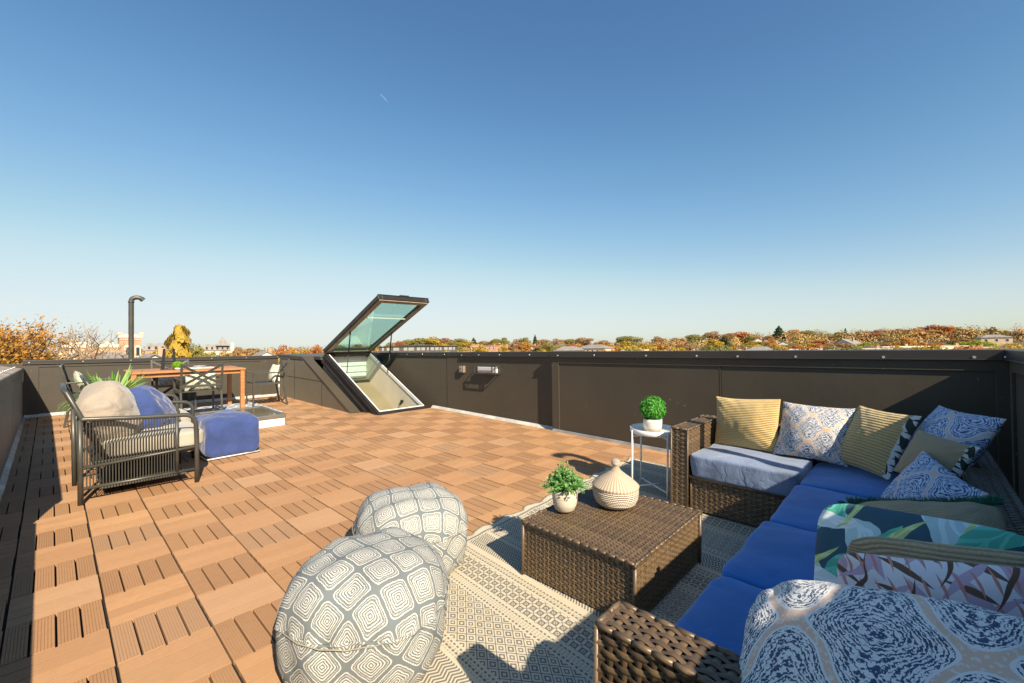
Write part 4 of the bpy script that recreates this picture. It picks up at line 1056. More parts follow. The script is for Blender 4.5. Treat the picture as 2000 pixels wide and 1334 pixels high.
TREES="""-0.7 226.3 -9.5 9.8 9.6 v 2
4.0 214.4 -9.9 10.6 10.7 g 2
10.9 226.0 -9.5 10.4 9.6 t 2
15.4 236.8 -9.1 10.3 8.1 v 2
19.6 241.5 -9.0 10.5 10.7 b 2
13.8 154.5 -11.5 13.0 8.3 y 1
31.4 239.0 -9.0 10.7 10.0 b 2
19.4 147.4 -11.7 12.7 8.2 b 2
13.5 102.5 -12.0 14.6 3.1 r 1
31.7 220.8 -9.6 10.3 8.9 b 2
20.4 137.1 -11.8 13.3 11.8 b 2
16.3 101.7 -12.0 15.5 9.1 y 1
16.0 96.7 -12.0 18.0 4.8 G 1
28.5 155.6 -11.5 11.8 10.8 o 2
19.4 101.5 -12.0 15.9 4.9 v 1
28.5 147.4 -11.6 13.1 11.3 g 2
47.4 232.5 -9.1 9.5 9.5 b 2
30.7 147.0 -11.6 13.3 5.1 o 1
24.8 113.6 -12.0 14.3 3.5 v 1
95.3 416.8 -5.0 10.7 19.5 b 1
50.6 219.9 -9.5 9.8 11.4 g 2
32.8 139.6 -11.7 13.2 11.7 v 2
33.4 141.1 -11.7 14.0 6.0 o 1
51.9 212.3 -9.8 9.7 8.7 g 2
37.0 149.6 -11.6 13.0 8.3 b 2
39.5 150.5 -11.5 15.0 6.9 b 1
39.8 148.8 -11.6 12.8 4.7 y 1
38.1 140.2 -11.7 13.2 8.3 o 2
113.1 399.9 -5.0 9.1 17.6 b 1
60.1 209.8 -9.8 11.6 8.2 t 2
40.6 137.7 -11.7 12.9 5.1 g 1
42.0 139.8 -11.7 14.2 5.2 b 1
44.1 138.8 -11.7 13.2 10.5 o 2
43.4 133.0 -11.8 14.9 5.8 o 1
44.7 131.5 -11.8 13.2 6.8 g 1
48.9 141.7 -11.6 12.8 10.0 b 2
46.2 132.9 -11.8 15.7 6.2 k 1
75.2 212.6 -9.6 10.7 9.2 v 2
47.8 130.5 -11.8 14.9 4.8 o 1
53.8 145.3 -11.5 13.4 10.3 y 1
78.2 203.4 -9.8 10.7 10.6 g 2
52.7 133.5 -11.7 13.2 10.3 g 2
54.8 138.3 -11.7 14.1 3.7 v 1
56.2 137.9 -11.7 11.9 8.9 g 2
54.5 128.8 -11.8 15.5 7.4 k 1
96.0 220.1 -9.0 10.1 8.6 k 2
58.0 127.9 -11.8 14.8 4.7 o 1
63.3 139.4 -11.6 12.9 10.1 v 2
179.8 384.6 -5.0 11.7 16.2 v 1
199.0 383.1 -5.0 12.6 16.8 b 1
215.7 384.6 -5.0 12.6 17.3 v 1
262.9 432.8 -5.0 15.1 16.0 v 1
162.4 265.4 -6.5 10.1 10.6 v 2
241.7 382.1 -4.9 15.6 12.0 k 1
106.0 164.7 -10.5 10.9 11.8 g 2
182.8 280.3 -5.8 9.7 10.8 b 2
279.6 419.1 -4.8 18.2 24.2 v 1
110.9 166.2 -10.4 11.3 10.6 v 2
260.6 369.9 -4.7 18.8 26.7 v 1
107.5 146.1 -10.9 11.8 10.2 b 2
272.4 364.9 -4.5 19.7 24.6 g 1
192.2 255.1 -5.9 8.8 8.7 b 2
300.4 380.0 -4.2 18.5 23.7 b 1
113.5 142.6 -10.8 12.2 11.7 v 2
207.5 252.4 -5.3 8.2 10.9 v 2
206.9 246.5 -5.4 9.1 10.7 v 2
296.7 352.6 -4.0 17.0 25.1 v 1
118.0 134.1 -10.8 11.1 10.5 v 2
297.9 337.5 -3.8 13.7 24.6 g 1
339.0 376.2 -3.7 17.1 13.8 c 1
227.5 245.5 -4.7 7.8 9.1 o 2
183.3 195.4 -7.2 11.6 9.6 g 1
340.0 359.7 -3.5 14.1 20.3 b 1
121.1 126.5 -10.9 10.9 11.1 v 2
345.7 346.2 -3.3 16.0 18.8 v 1
229.3 228.7 -4.8 8.0 8.7 v 2
205.6 204.2 -6.1 11.3 9.6 o 1
324.2 311.6 -3.2 16.4 14.8 v 1
189.0 180.9 -7.3 10.8 7.2 g 1
201.8 184.2 -6.7 11.5 10.5 b 1
363.0 330.5 -3.1 14.9 17.5 b 1
149.2 134.2 -9.9 11.2 10.2 b 2
238.3 209.3 -4.8 6.5 8.9 o 2
135.8 118.6 -10.7 10.6 11.9 v 2
219.5 191.0 -5.9 11.9 13.6 o 1
367.4 319.5 -3.0 16.9 16.0 v 1
387.8 323.0 -3.0 19.0 8.3 c 1
223.8 183.4 -5.9 9.0 11.9 b 1
377.0 301.2 -3.0 14.2 19.8 b 1
140.8 111.4 -10.7 11.8 8.6 g 2
267.0 209.6 -4.0 5.9 9.9 g 2
217.3 170.3 -6.5 11.1 13.6 v 1
247.6 191.7 -4.9 7.7 10.4 b 2
363.0 273.4 -3.0 14.0 18.6 b 1
211.2 155.9 -7.2 11.5 8.6 t 1
154.7 111.7 -10.3 10.5 10.4 b 2
192.3 135.2 -8.4 11.8 7.7 k 1
226.2 159.0 -6.5 9.9 7.5 k 1
323.3 226.4 -3.0 12.5 16.1 v 1
243.4 168.8 -5.6 9.4 9.6 k 2
152.0 102.6 -10.6 11.7 10.8 v 2
194.9 131.0 -8.4 8.7 5.1 y 1
319.0 211.3 -3.1 13.5 18.7 b 1
199.1 125.3 -8.4 11.0 10.8 b 1
281.0 167.6 -4.4 8.3 10.2 o 2
315.3 187.0 -3.3 10.4 17.7 b 1
152.3 90.0 -10.8 11.3 11.9 o 2
203.3 116.2 -8.4 11.2 13.8 o 1
270.4 150.7 -4.9 7.2 10.1 k 2
221.1 116.7 -7.5 12.5 14.6 g 1
358.7 188.6 -2.5 14.1 26.8 v 1
165.7 85.0 -10.4 11.5 10.2 v 2
157.8 77.5 -10.7 11.5 8.2 v 2
218.9 107.0 -7.6 8.5 6.4 y 1
283.8 137.3 -4.1 7.7 11.3 g 2
214.3 101.2 -7.9 11.2 9.3 g 1
293.2 136.0 -3.5 5.5 10.3 b 2
375.0 168.3 -1.6 12.3 14.9 b 1
227.2 99.7 -7.1 10.1 16.1 o 1
164.2 70.8 -10.5 10.5 9.0 t 2
230.9 95.0 -6.8 7.5 5.8 y 1
371.9 149.7 -0.8 9.2 15.4 b 1
176.1 70.4 -9.9 11.1 11.1 g 2
291.0 113.5 -3.1 6.1 11.6 o 2
219.7 85.0 -7.4 8.3 4.2 y 1
385.6 146.1 -0.4 11.1 8.4 t 1
247.1 92.9 -5.6 8.2 12.1 b 1
316.5 117.9 -1.7 4.1 10.2 b 2
362.5 130.1 -0.2 11.3 18.5 v 1
249.5 86.7 -5.4 7.3 10.0 t 1
175.3 60.8 -10.0 10.3 9.2 v 2
229.3 73.7 -6.6 8.4 6.0 v 1
298.6 95.6 -2.1 5.8 9.7 b 2
246.9 78.6 -5.4 10.6 11.6 g 1
374.0 118.4 0.6 12.9 17.5 b 1
177.5 52.0 -9.8 11.5 10.4 v 2
353.2 103.2 0.6 9.2 9.0 v 1
239.5 68.8 -5.9 10.7 4.9 c 1
315.8 90.6 -0.9 3.6 9.5 v 2
352.7 100.5 0.6 10.2 10.8 b 1
183.4 51.1 -9.5 9.6 9.2 b 2
232.3 64.4 -6.3 7.4 8.8 o 1
382.7 100.3 1.4 11.2 22.0 k 1
235.5 59.4 -6.1 7.6 7.0 v 1
187.2 45.6 -9.3 9.7 10.9 k 2
360.9 87.5 1.3 6.9 11.6 v 1
238.7 56.7 -5.8 9.6 10.0 g 1
302.7 69.9 -1.4 5.0 11.7 v 2
358.1 76.0 1.4 6.5 10.3 b 1
229.5 48.0 -6.5 8.1 15.5 t 1
230.8 46.9 -6.4 11.1 6.1 o 1
392.7 75.9 2.0 13.6 12.1 c 1
174.4 32.3 -10.1 11.6 11.9 g 2
244.7 44.7 -5.5 6.7 9.8 g 1
396.9 70.2 2.0 8.1 12.1 k 1
241.7 39.9 -5.7 7.9 11.2 v 1
415.1 68.4 2.0 11.7 16.4 o 1
193.5 30.4 -9.0 10.8 9.4 k 2
414.3 60.0 2.0 11.0 10.4 v 1
260.4 36.6 -4.4 6.6 8.9 g 1
176.0 24.6 -10.1 11.1 11.7 o 2
397.9 51.6 2.0 11.4 10.8 t 1
329.5 41.7 0.1 3.6 9.0 k 2
245.2 30.3 -5.6 7.6 7.2 k 1
388.4 45.5 2.0 5.3 10.4 r 1
256.8 28.2 -4.8 5.0 9.1 v 1
180.9 18.3 -9.9 11.0 11.9 v 2
375.2 36.3 1.7 8.0 12.3 v 1
259.9 24.1 -4.6 6.5 9.7 b 1
374.3 32.5 1.7 10.0 4.1 c 1
309.0 25.1 -1.2 4.2 10.0 t 2
178.6 13.9 -10.0 10.5 9.7 v 2
179.7 12.0 -9.9 11.0 11.7 v 2
376.1 24.1 1.7 8.3 16.8 b 1
274.4 15.1 -3.6 5.6 10.5 l 1
253.4 12.4 -5.1 5.8 5.3 o 1
409.9 16.0 2.0 9.5 17.9 k 1
381.1 12.4 1.8 10.6 7.9 t 1
272.9 7.8 -3.7 5.3 11.3 b 1
189.4 3.5 -9.4 10.4 10.9 t 2
421.7 6.0 2.0 10.1 13.7 b 1
200.5 2.4 -8.8 9.7 8.5 g 2
244.9 0.2 -5.7 9.5 10.4 o 1
384.2 -3.4 1.9 8.9 15.3 o 1
261.9 -4.5 -4.5 5.6 6.2 g 1
189.8 -5.3 -9.4 10.2 9.4 g 2
396.8 -11.3 2.0 11.5 17.9 k 1
264.5 -10.2 -4.3 5.6 8.7 k 1
191.0 -7.6 -9.3 10.3 10.0 g 2
415.8 -18.2 2.0 9.0 12.0 g 1
422.1 -23.4 2.0 10.0 15.3 v 1
267.3 -16.6 -4.1 5.9 9.1 l 1
318.2 -20.1 -0.7 3.7 10.7 b 2
194.7 -13.0 -9.1 9.6 10.7 k 2
413.6 -30.4 2.0 7.8 16.3 k 1
183.6 -14.6 -9.7 10.4 9.9 k 2
245.6 -20.0 -5.6 7.9 10.1 l 1
406.7 -38.4 2.0 8.3 9.7 c 1
389.6 -41.4 2.0 6.2 10.6 v 1
180.4 -20.0 -9.9 11.0 11.4 t 2
386.1 -46.0 1.9 5.4 10.4 b 1
193.2 -23.4 -9.1 10.4 9.9 g 2
242.9 -30.3 -5.7 7.0 6.5 t 1"""
HOUSES="""298.6 24.7 -1.9 3.6 12.0 w
298.2 29.0 -1.9 1.2 9.0 m
320.9 73.9 -0.3 5.3 9.0 w
322.4 67.4 -0.2 4.1 8.0 r
194.7 120.0 -8.7 0.7 16.0 g
279.6 106.1 -3.7 1.5 8.0 w
261.6 97.0 -4.7 0.2 9.0 g
229.8 2.9 -6.8 -0.2 16.0 f
224.8 -4.2 -7.2 -0.8 14.0 f
234.6 -12.1 -6.4 -0.2 10.0 f
234.3 -17.4 -6.4 -0.8 14.0 f
298.6 -29.0 -1.8 3.4 10.0 g
228.5 191.9 -5.5 2.9 8.0 w
215.4 206.4 -5.7 3.1 8.0 r
202.1 205.6 -6.2 2.8 9.0 r
234.2 185.1 -5.5 2.0 7.0 w
122.0 84.8 -11.6 0.4 10.0 g
190.5 58.0 -9.1 -0.5 9.0 w
192.9 50.0 -9.0 -0.6 8.0 w
184.9 40.8 -9.5 -0.6 10.0 g
197.1 30.5 -8.8 -0.6 10.0 f
217.7 28.1 -7.5 -0.4 9.0 w
226.4 209.4 -5.2 2.7 9.0 w
221.5 242.2 -4.9 3.6 8.0 r
40.7 131.7 -11.8 1.1 7.0 w
13.5 106.9 -12.0 1.0 8.0 w
199.5 9.3 -8.8 -0.6 10.0 f
177.8 89.0 -9.8 -0.4 10.0 f
192.5 81.3 -9.1 -0.6 8.0 w
198.4 21.3 -8.8 -0.7 8.0 f
294.5 54.2 -1.9 2.8 8.0 w"""
# ------------------------------------------------------------------ land, trees and houses beyond (world coordinates)
def ss(a, b, x):
    t = min(1, max(0, (x - a) / (b - a))); return t * t * (3 - 2 * t)
def ground(x, y):
    r = math.hypot(x, y); b = math.degrees(math.atan2(x, y)); top = -5 + 2 * ss(30, 50, b) + 5 * ss(58, 80, b)
    return -12 + (top + 12) * ss(110, 400, r) - 10 * ss(500, 1500, r)
m, t_, p = newmat('autumn_ground'); x, y, z, v = uvx(t_, 'Object')
n1 = noi(t_, v, .03, 5); n2 = noi(t_, v, .4, 4)
c = mix(t_, n1.sm(.4, .6), (.07, .075, .025), (.13, .09, .035)); c = mix(t_, n2.sm(.5, .7) * .5, c, (.16, .13, .09)); t_.links.new(c, p.inputs['Base Color']); p.inputs['Roughness'].default_value = .95
mb = MB(); rs = [0, 8, 20, 40, 70, 110, 150, 190, 230, 280, 330, 400, 500, 650, 850, 1100, 1500, 2300, 4000]; NA = 96
vs = [(r * math.sin(2 * math.pi * k / NA), r * math.cos(2 * math.pi * k / NA), ground(r * math.sin(2 * math.pi * k / NA), r * math.cos(2 * math.pi * k / NA))) for r in rs for k in range(NA)]
mb.add(vs, [(i * NA + k, i * NA + (k + 1) % NA, (i + 1) * NA + (k + 1) % NA, (i + 1) * NA + k) for i in range(len(rs) - 1) for k in range(NA)], sm=True)
o = mb.build('ground', m); tag(o, 'autumn coloured ground rising to low hills', 'ground', kind='structure')
# own building below the deck
m_brick = pbr('red_brick', (.30, .13, .085), .85, 0, .15, 1.5)
t = thing('apartment_building', 'brick building that carries the roof deck', 'building', deck=False)
mb = MB(); mb.box(-.85, 4.95, -3.15, -2.95, -12.6, -.85); mb.box(-.85, 4.95, 7.95, 8.15, -12.6, -.65); mb.box(-.85, -.65, -2.95, 7.95, -12.6, -.65); mb.box(4.75, 4.95, -2.95, 7.95, -12.6, -.65); mb.build('wall', m_brick, t)
mb = MB(); mb.box(-6, 10, 8.2, 20, -1.0, -.55); mb.box(-6, 10, 8.2, 8.5, -12.6, -1.0); mb.build('lower_roof', m_capl, t)

KIND = {'o': ('golden orange', [(.50, .22, .04), (.60, .30, .05), (.36, .15, .03), (.42, .26, .06)]), 'g': ('gold', [(.52, .34, .04), (.62, .42, .06), (.34, .22, .03), (.42, .30, .05)]),
        'v': ('olive green', [(.25, .25, .06), (.36, .32, .07), (.17, .18, .05), (.32, .24, .07)]), 'b': ('russet brown', [(.38, .21, .09), (.46, .26, .10), (.26, .14, .06), (.34, .20, .09)]),
        'r': ('dark red', [(.32, .12, .07), (.38, .15, .08), (.22, .08, .05), (.28, .13, .07)]), 'c': ('dark evergreen', [(.035, .08, .03), (.06, .11, .035), (.02, .045, .02), (.05, .07, .03)]),
        't': ('thin tan', [(.36, .27, .16), (.44, .34, .20), (.24, .17, .10), (.34, .22, .10)]), 'l': ('lime yellow', [(.36, .40, .04), (.48, .48, .06), (.22, .27, .03), (.36, .34, .04)]),
        'y': ('bright yellow', [(.62, .46, .03), (.70, .54, .05), (.48, .32, .03), (.58, .42, .04)]), 'k': ('burnt orange', [(.48, .14, .035), (.58, .20, .05), (.30, .09, .03), (.42, .18, .05)])}
def calm(cs, far=.5):
    m_ = [sum(q[i] for q in cs) / len(cs) for i in range(3)]
    return [tuple(q[i] * (1 - far) + m_[i] * far for i in range(3)) for q in cs]
KM = {k: leafmat(v[0].replace(' ', '_') + '_leaves', calm(v[1]), .3) for k, v in KIND.items()}
def crown_mesh(kind, seed, n=1500):
    """unit tree: height 1, crown radius .5 before scaling"""
    rg = random.Random(seed); mb = MB(); tr = MB()
    if kind in ('c', 'G'):
        for i in range(n):
            z = .08 + .92 * rg.random() ** 1.25; a = rg.uniform(0, 6.28); lay = .72 + .2 * math.sin(z * 40 + a * 2) + (.9 * noise.noise(Vector((math.cos(a) * 1.6, math.sin(a) * 1.6, z * 7 + seed))) if kind == 'G' else 0)
            k = (min(1, (1 - z) * 1.25 + (.02 if kind == 'G' else 0)) ** (.72 if kind == 'c' else .55)) * (.55 if kind == 'c' else .62) * lay * (.55 + .45 * rg.random() ** .5); q = Vector((math.cos(a) * k, math.sin(a) * k, z - k * .12)); 
            nn = Vector((math.cos(a), math.sin(a), rg.uniform(-.2, 1.2))).normalized(); u = nn.orthogonal().normalized(); u = Matrix.Rotation(rg.uniform(0, 6.28), 3, nn) @ u; w_ = nn.cross(u); s = .032 * rg.uniform(.6, 1.4)
            mb.add([q - u * s, q - w_ * s * .7, q + u * s, q + w_ * s * .7], [(0, 1, 2, 3)])
        tr.tube([(0, 0, -.05), (0, 0, .5), (0, 0, .98)], [.022, .014, .003], 6)
    else:
        cl = []; sp = kind == 't'
        for i in range(22):
            a = rg.uniform(0, 6.28); rr = .38 * rg.random() ** .6; zz = rg.uniform(.20, .86); zz -= rr * .25
            cl.append((Vector((math.cos(a) * rr, math.sin(a) * rr, zz)), rg.uniform(.10, .19)))
        cl.append((Vector((0, 0, .84)), .15)); cl.append((Vector((.02, .03, .6)), .24))
        per = n // len(cl)
        for c_, r_ in cl:
            for i in range(int(per * (r_ / .15) ** 1.5)):
                d = Vector((rg.gauss(0, 1), rg.gauss(0, 1), rg.gauss(0, 1) + .15)).normalized(); q = c_ + Vector((d.x * r_ * 1.15, d.y * r_ * 1.15, d.z * r_ * .72)) * (.55 + .46 * rg.random() ** .6)
                nn = (d + Vector((rg.uniform(-.7, .7), rg.uniform(-.7, .7), rg.uniform(-.3, .9)))).normalized(); u = nn.orthogonal().normalized(); u = Matrix.Rotation(rg.uniform(0, 6.28), 3, nn) @ u; w_ = nn.cross(u); s = (.024 if not sp else .011) * rg.uniform(.6, 1.4)
                mb.add([q - u * s, q - w_ * s * .75, q + u * s, q + w_ * s * .75], [(0, 1, 2, 3)])
            tr.tube([(0, 0, .22), (c_.x * .4, c_.y * .4, .22 + (c_.z - .22) * .55), tuple(c_)] + ([tuple(c_ + Vector((c_.x * .5, c_.y * .5, .14)))] if sp else []), [.014, .009, .004] + ([.0015] if sp else []), 5)
        tr.tube([(0, 0, -.05), (0, 0, .25)], [.026, .018], 7)
    return mb, tr
PROTO = {}
def proto(kind, var):
    k = (kind, var)
    if k in PROTO: return PROTO[k]
    a, b = crown_mesh(kind, hash_(kind) + var * 17, 3800 if kind != 't' else 2400)
    mm = KM['g'] if kind == 'G' else KM[kind]
    ca = a.build('crown', mm); cb = b.build('trunk', m_barkp if kind == 't' else m_bark)
    PROTO[k] = (ca.data, cb.data); bpy.data.objects.remove(ca); bpy.data.objects.remove(cb); return PROTO[k]
def hash_(k): return sum(ord(c) for c in k) * 7
def tree(x, y, z, H, W, kind, label, group='autumn trees beyond the roof'):
    t = thing('conifer_tree' if kind in 'cG' else 'autumn_tree', label, 'tree', deck=False, group=group, M=T((x, y, z), rng.uniform(0, 6.28)))
    ca, cb = proto(kind, rng.randrange(4))
    for nm, me in (('crown', ca), ('trunk', cb)):
        o = bpy.data.objects.new(nm, me); COL.objects.link(o); o.parent = t; o.scale = (W * 1.25, W * 1.25, H) if kind != 'G' else (W * 1.75, W * 1.75, H)
    return t
ORD = ['first', 'second', 'third', 'fourth', 'fifth', 'sixth', 'seventh', 'eighth', 'ninth', 'tenth', 'eleventh', 'twelfth', 'thirteenth', 'fourteenth', 'fifteenth', 'sixteenth', 'seventeenth', 'eighteenth', 'nineteenth', 'twentieth']
def ordn(n): return ORD[n] if n < 20 else 'twenty ' + ORD[n - 20]
cnt = {}
for ln in TREES.strip().split('\n'):
    q = ln.split(); x, y, z, H, W = map(float, q[:5]); k = q[5]; r = math.hypot(x, y)
    zone = 'on the far hillside' if r > 340 else ('among the middle distance houses' if r > 205 else 'just beyond the nearby rooftops')
    size = 'broad' if W > 13 else ('narrow' if W < 6.5 else 'rounded')
    key = (k, zone, size); i = cnt.get(key, 0); cnt[key] = i + 1
    nm = 'golden conical' if k == 'G' else KIND[k][0]
    tree(x, y, z, H, W, k, '%s %s tree, %s such from the left %s' % (size, nm, ordn(i), zone))
# big autumn tree close on the left, and the thinner bare one beside it
def big_tree(label, x, y, zt, H, Wd, kind, n, ls, bare, seed):
    t = thing('autumn_tree', label, 'tree', deck=False, M=T((x, y, zt - H))); rg = random.Random(seed); mb = MB(); tr = MB()
    def grow(p, d, L, r, dep):
        e = p + d * L; mid = (p + e) / 2 + Vector((rg.uniform(-.06, .06), rg.uniform(-.06, .06), 0)) * L
        tr.tube([p, mid, e], [r, r * .8, r * .62], 6 if dep < 3 else 4, caps=False)
        if dep >= 3:
            for i in range(n):
                if rg.random() < bare: continue
                q = p.lerp(e, rg.random()) + Vector((rg.gauss(0, 1), rg.gauss(0, 1), rg.gauss(0, .8))) * L * .26
                nn = Vector((rg.gauss(0, 1), rg.gauss(0, 1), rg.gauss(0, 1) + .4)).normalized(); u = nn.orthogonal().normalized(); w_ = nn.cross(u); s = ls * rg.uniform(.6, 1.4)
                mb.add([q - u * s, q - w_ * s * .6, q + u * s, q + w_ * s * .6], [(0, 1, 2, 3)])
        if dep == 5: return
        for k in range(3 if dep < 4 else 2):
            ax = d.orthogonal().normalized(); ax = Matrix.Rotation(rg.uniform(0, 2.1) + k * 2.1, 3, d) @ ax
            nd = (Matrix.Rotation(rg.uniform(.3, .75), 3, ax) @ d); nd = (nd + Vector((0, 0, .12))).normalized(); grow(e, nd, L * rg.uniform(.62, .80), r * .62, dep + 1)
    L0 = H * .27; tr.tube([(0, 0, -.3), (0, 0, H * .22)], [H * .028, H * .022], 8)
    for k in range(4):
        a = k * 1.57 + rg.uniform(-.4, .4); grow(Vector((0, 0, H * .22)), Vector((math.cos(a) * Wd, math.sin(a) * Wd, 1)).normalized(), L0, H * .014, 1)
    c_ = mb.build('crown', KM[kind], t); c_.data.materials[0] = KM[kind]; tr.build('trunk', m_barkp if bare > .3 else m_bark, t); return t
big_tree('large nearby orange and gold autumn tree at the left edge of the photo', -5.2, 41, 3.9, 16.2, .50, 'o', 60, .095, .0, 8)
big_tree('thin tan tree with bare upper twigs beside the large orange tree', .2, 46, 4.1, 16.0, .42, 't', 22, .06, .6, 15)
big_tree('low gold tree below the large orange tree at the left edge', -1.6, 38, 1.9, 13.0, .55, 'g', 55, .09, .0, 21)

# the continuous woodland behind the single trees
m, t_, p = newmat('far_woodland_leaves'); x, y, z, v = uvx(t_, 'Object'); g = t_.nodes.new('ShaderNodeNewGeometry'); ri = E(t_, g.outputs['Random Per Island'])
n1 = noi(t_, vec(t_, x, y, z * .5), .075, 3, .7); n2 = noi(t_, vec(t_, x, y, z * .5), .16, 2)
c = mix(t_, n1.sm(.42, .58), (.46, .25, .09), (.26, .23, .08)); c = mix(t_, n2.sm(.54, .62), c, (.58, .37, .09)); c = mix(t_, noi(t_, v, .11, 2).sm(.60, .66), c, (.38, .17, .09)); c = mix(t_, ri * .22, c, (.18, .11, .05))
t_.links.new(c, p.inputs['Base Color']); p.inputs['Roughness'].default_value = .8
mb = MB(); rg = random.Random(77)
blobs = []
for i in range(620):
    b_ = rg.uniform(-6, 98); r = 345 + 210 * rg.random() ** 1.1
    if b_ < 45: r = rg.uniform(290, 480)
    X_, Y_ = r * math.sin(R(b_)), r * math.cos(R(b_)); blobs.append((X_, Y_, ground(X_, Y_), rg.uniform(4, 7.5), rg.uniform(6, 10.5)))
for X_, Y_, Z_, rr, hh in blobs:
    for i in range(190):
        dd = Vector((rg.gauss(0, 1), rg.gauss(0, 1), abs(rg.gauss(0, 1)))).normalized(); q = Vector((X_ + dd.x * rr, Y_ + dd.y * rr, Z_ + dd.z * hh * rg.uniform(.75, 1.0) + .8 * math.sin(dd.x * 5 + X_) * dd.z))
        nn = (dd + Vector((rg.uniform(-.5, .5), rg.uniform(-.5, .5), rg.uniform(-.3, .5)))).normalized(); u = nn.orthogonal().normalized(); u = Matrix.Rotation(rg.uniform(0, 6.28), 3, nn) @ u; w_ = nn.cross(u); s = rg.uniform(.3, .62)
        mb.add([q - u * s, q - w_ * s * .8, q + u * s, q + w_ * s * .8], [(0, 1, 2, 3)])
o = mb.build('woodland', m); tag(o, 'continuous autumn woodland covering the far hills', 'woodland', kind='stuff')

# ------------------------------------------------------------------ buildings
m_glassb = pbr('window_glass', (.05, .055, .06), .15, .2, .1); m_winw = pbr('window_reflection_glass', (.42, .42, .38), .2, .3, .1)
m_roofg = pbr('grey_shingle', (.26, .24, .22), .9, 0, .1, .8); m_roofm = pbr('maroon_roof', (.22, .10, .08), .9, 0, .1, .8); m_wallw = pbr('white_siding', (.66, .60, .50), .8, 0, .06, .5)
m_tan = pbr('tan_stucco', (.60, .44, .28), .85, 0, .08, .5); m_pinkb = pbr('pale_brick', (.50, .28, .18), .85, 0, .1, .5); m_cr = pbr('cream_stone', (.70, .60, .45), .8, 0, .06, .6); m_buff = pbr('buff_brick', (.52, .34, .20), .85, 0, .1, .6)
def face_cam(x, y): return -math.atan2(x, y)      # local -y faces the deck
def house(name, label, x, y, zg, zt, w_, wall, roofm, kind, rz, group=None):
    t = thing(name, label, 'house' if kind == 'gable' else 'building', (x, y, zg), rz, group, deck=False); H = zt - zg; d = w_ * .8
    eav = H - (w_ * .26 if kind == 'gable' else .4)
    mb = MB(); mb.box(-w_ / 2, w_ / 2, -d / 2, d / 2, -1, eav); 
    if kind == 'gable':
        vs = [(-w_ / 2, -d / 2, eav), (w_ / 2, -d / 2, eav), (0, -d / 2, H - .12), (-w_ / 2, d / 2, eav), (w_ / 2, d / 2, eav), (0, d / 2, H - .12)]
        mb.add(vs, [(0, 1, 2), (3, 5, 4)])
    mb.build('wall', wall, t)
    mb = MB()
    if kind == 'gable':
        o_ = .35
        for s in (-1, 1): mb.add([(s * (w_ / 2 + o_), -d / 2 - o_, eav - .2), (0, -d / 2 - o_, H), (0, d / 2 + o_, H), (s * (w_ / 2 + o_), d / 2 + o_, eav - .2), (s * (w_ / 2 + o_), -d / 2 - o_, eav - .35), (0, -d / 2 - o_, H - .18), (0, d / 2 + o_, H - .18), (s * (w_ / 2 + o_), d / 2 + o_, eav - .35)], [(0, 1, 2, 3), (4, 7, 6, 5), (0, 4, 5, 1), (2, 6, 7, 3), (0, 3, 7, 4)])
    elif kind == 'hip':
        o_ = .4; mb.add([(-w_ / 2 - o_, -d / 2 - o_, eav), (w_ / 2 + o_, -d / 2 - o_, eav), (w_ / 2 + o_, d / 2 + o_, eav), (-w_ / 2 - o_, d / 2 + o_, eav), (-w_ * .2, 0, H + w_ * .10), (w_ * .2, 0, H + w_ * .10)], [(0, 1, 5, 4), (1, 2, 5), (2, 3, 4, 5), (3, 0, 4), (0, 3, 2, 1)])
    else: mb.box(-w_ / 2 - .15, w_ / 2 + .15, -d / 2 - .15, d / 2 + .15, eav, H)
    rf = mb.build('roof', roofm, t); mb = MB(); mb.box(w_ * .18, w_ * .18 + .8, 0, .9, eav, H + .9); mb.build('chimney', m_pinkb, rf)
    nw = max(2, int(w_ / 2.6))
    for fl_ in range(2):
        for k in range(nw):
            cx = -w_ / 2 + w_ * (k + .5) / nw; zz = eav - 1.9 - fl_ * 3
            mb = MB(); mb.box(cx - .55, cx + .55, -d / 2 - .05, -d / 2, zz, zz + 1.3); f = mb.build('window', m_white, t)
            mb = MB(); mb.box(cx - .44, cx + .44, -d / 2 - .07, -d / 2 - .05, zz + .1, zz + 1.2); mb.build('pane', m_glassb, f)
WC = {'w': ('white gabled house', m_wallw, m_roofg, 'gable'), 'm': ('pale house with maroon roof', m_tan, m_roofm, 'hip'), 'r': ('brick house with flat roof', m_pinkb, m_capl, 'flat'), 'g': ('house with grey hipped roof', m_tan, m_roofg, 'hip'), 'f': ('low flat roofed tan block', m_tan, m_cr, 'flat')}
cnt = {}
for ln in sorted(HOUSES.strip().split('\n'), key=lambda s: math.atan2(float(s.split()[0]), float(s.split()[1]))):
    q = ln.split(); x, y, zg, zt, w_ = map(float, q[:5]); k = q[5]; lb, wm, rm, kd = WC[k]; i = cnt.get(k, 0); cnt[k] = i + 1
    house('gabled_house' if kd == 'gable' else 'distant_building', '%s among the trees, %s such one from the left' % (lb, ordn(i)), x, y, zg, zt, w_, wm, rm, kd, face_cam(x, y) + rng.uniform(-.5, .5), 'houses among the autumn trees')
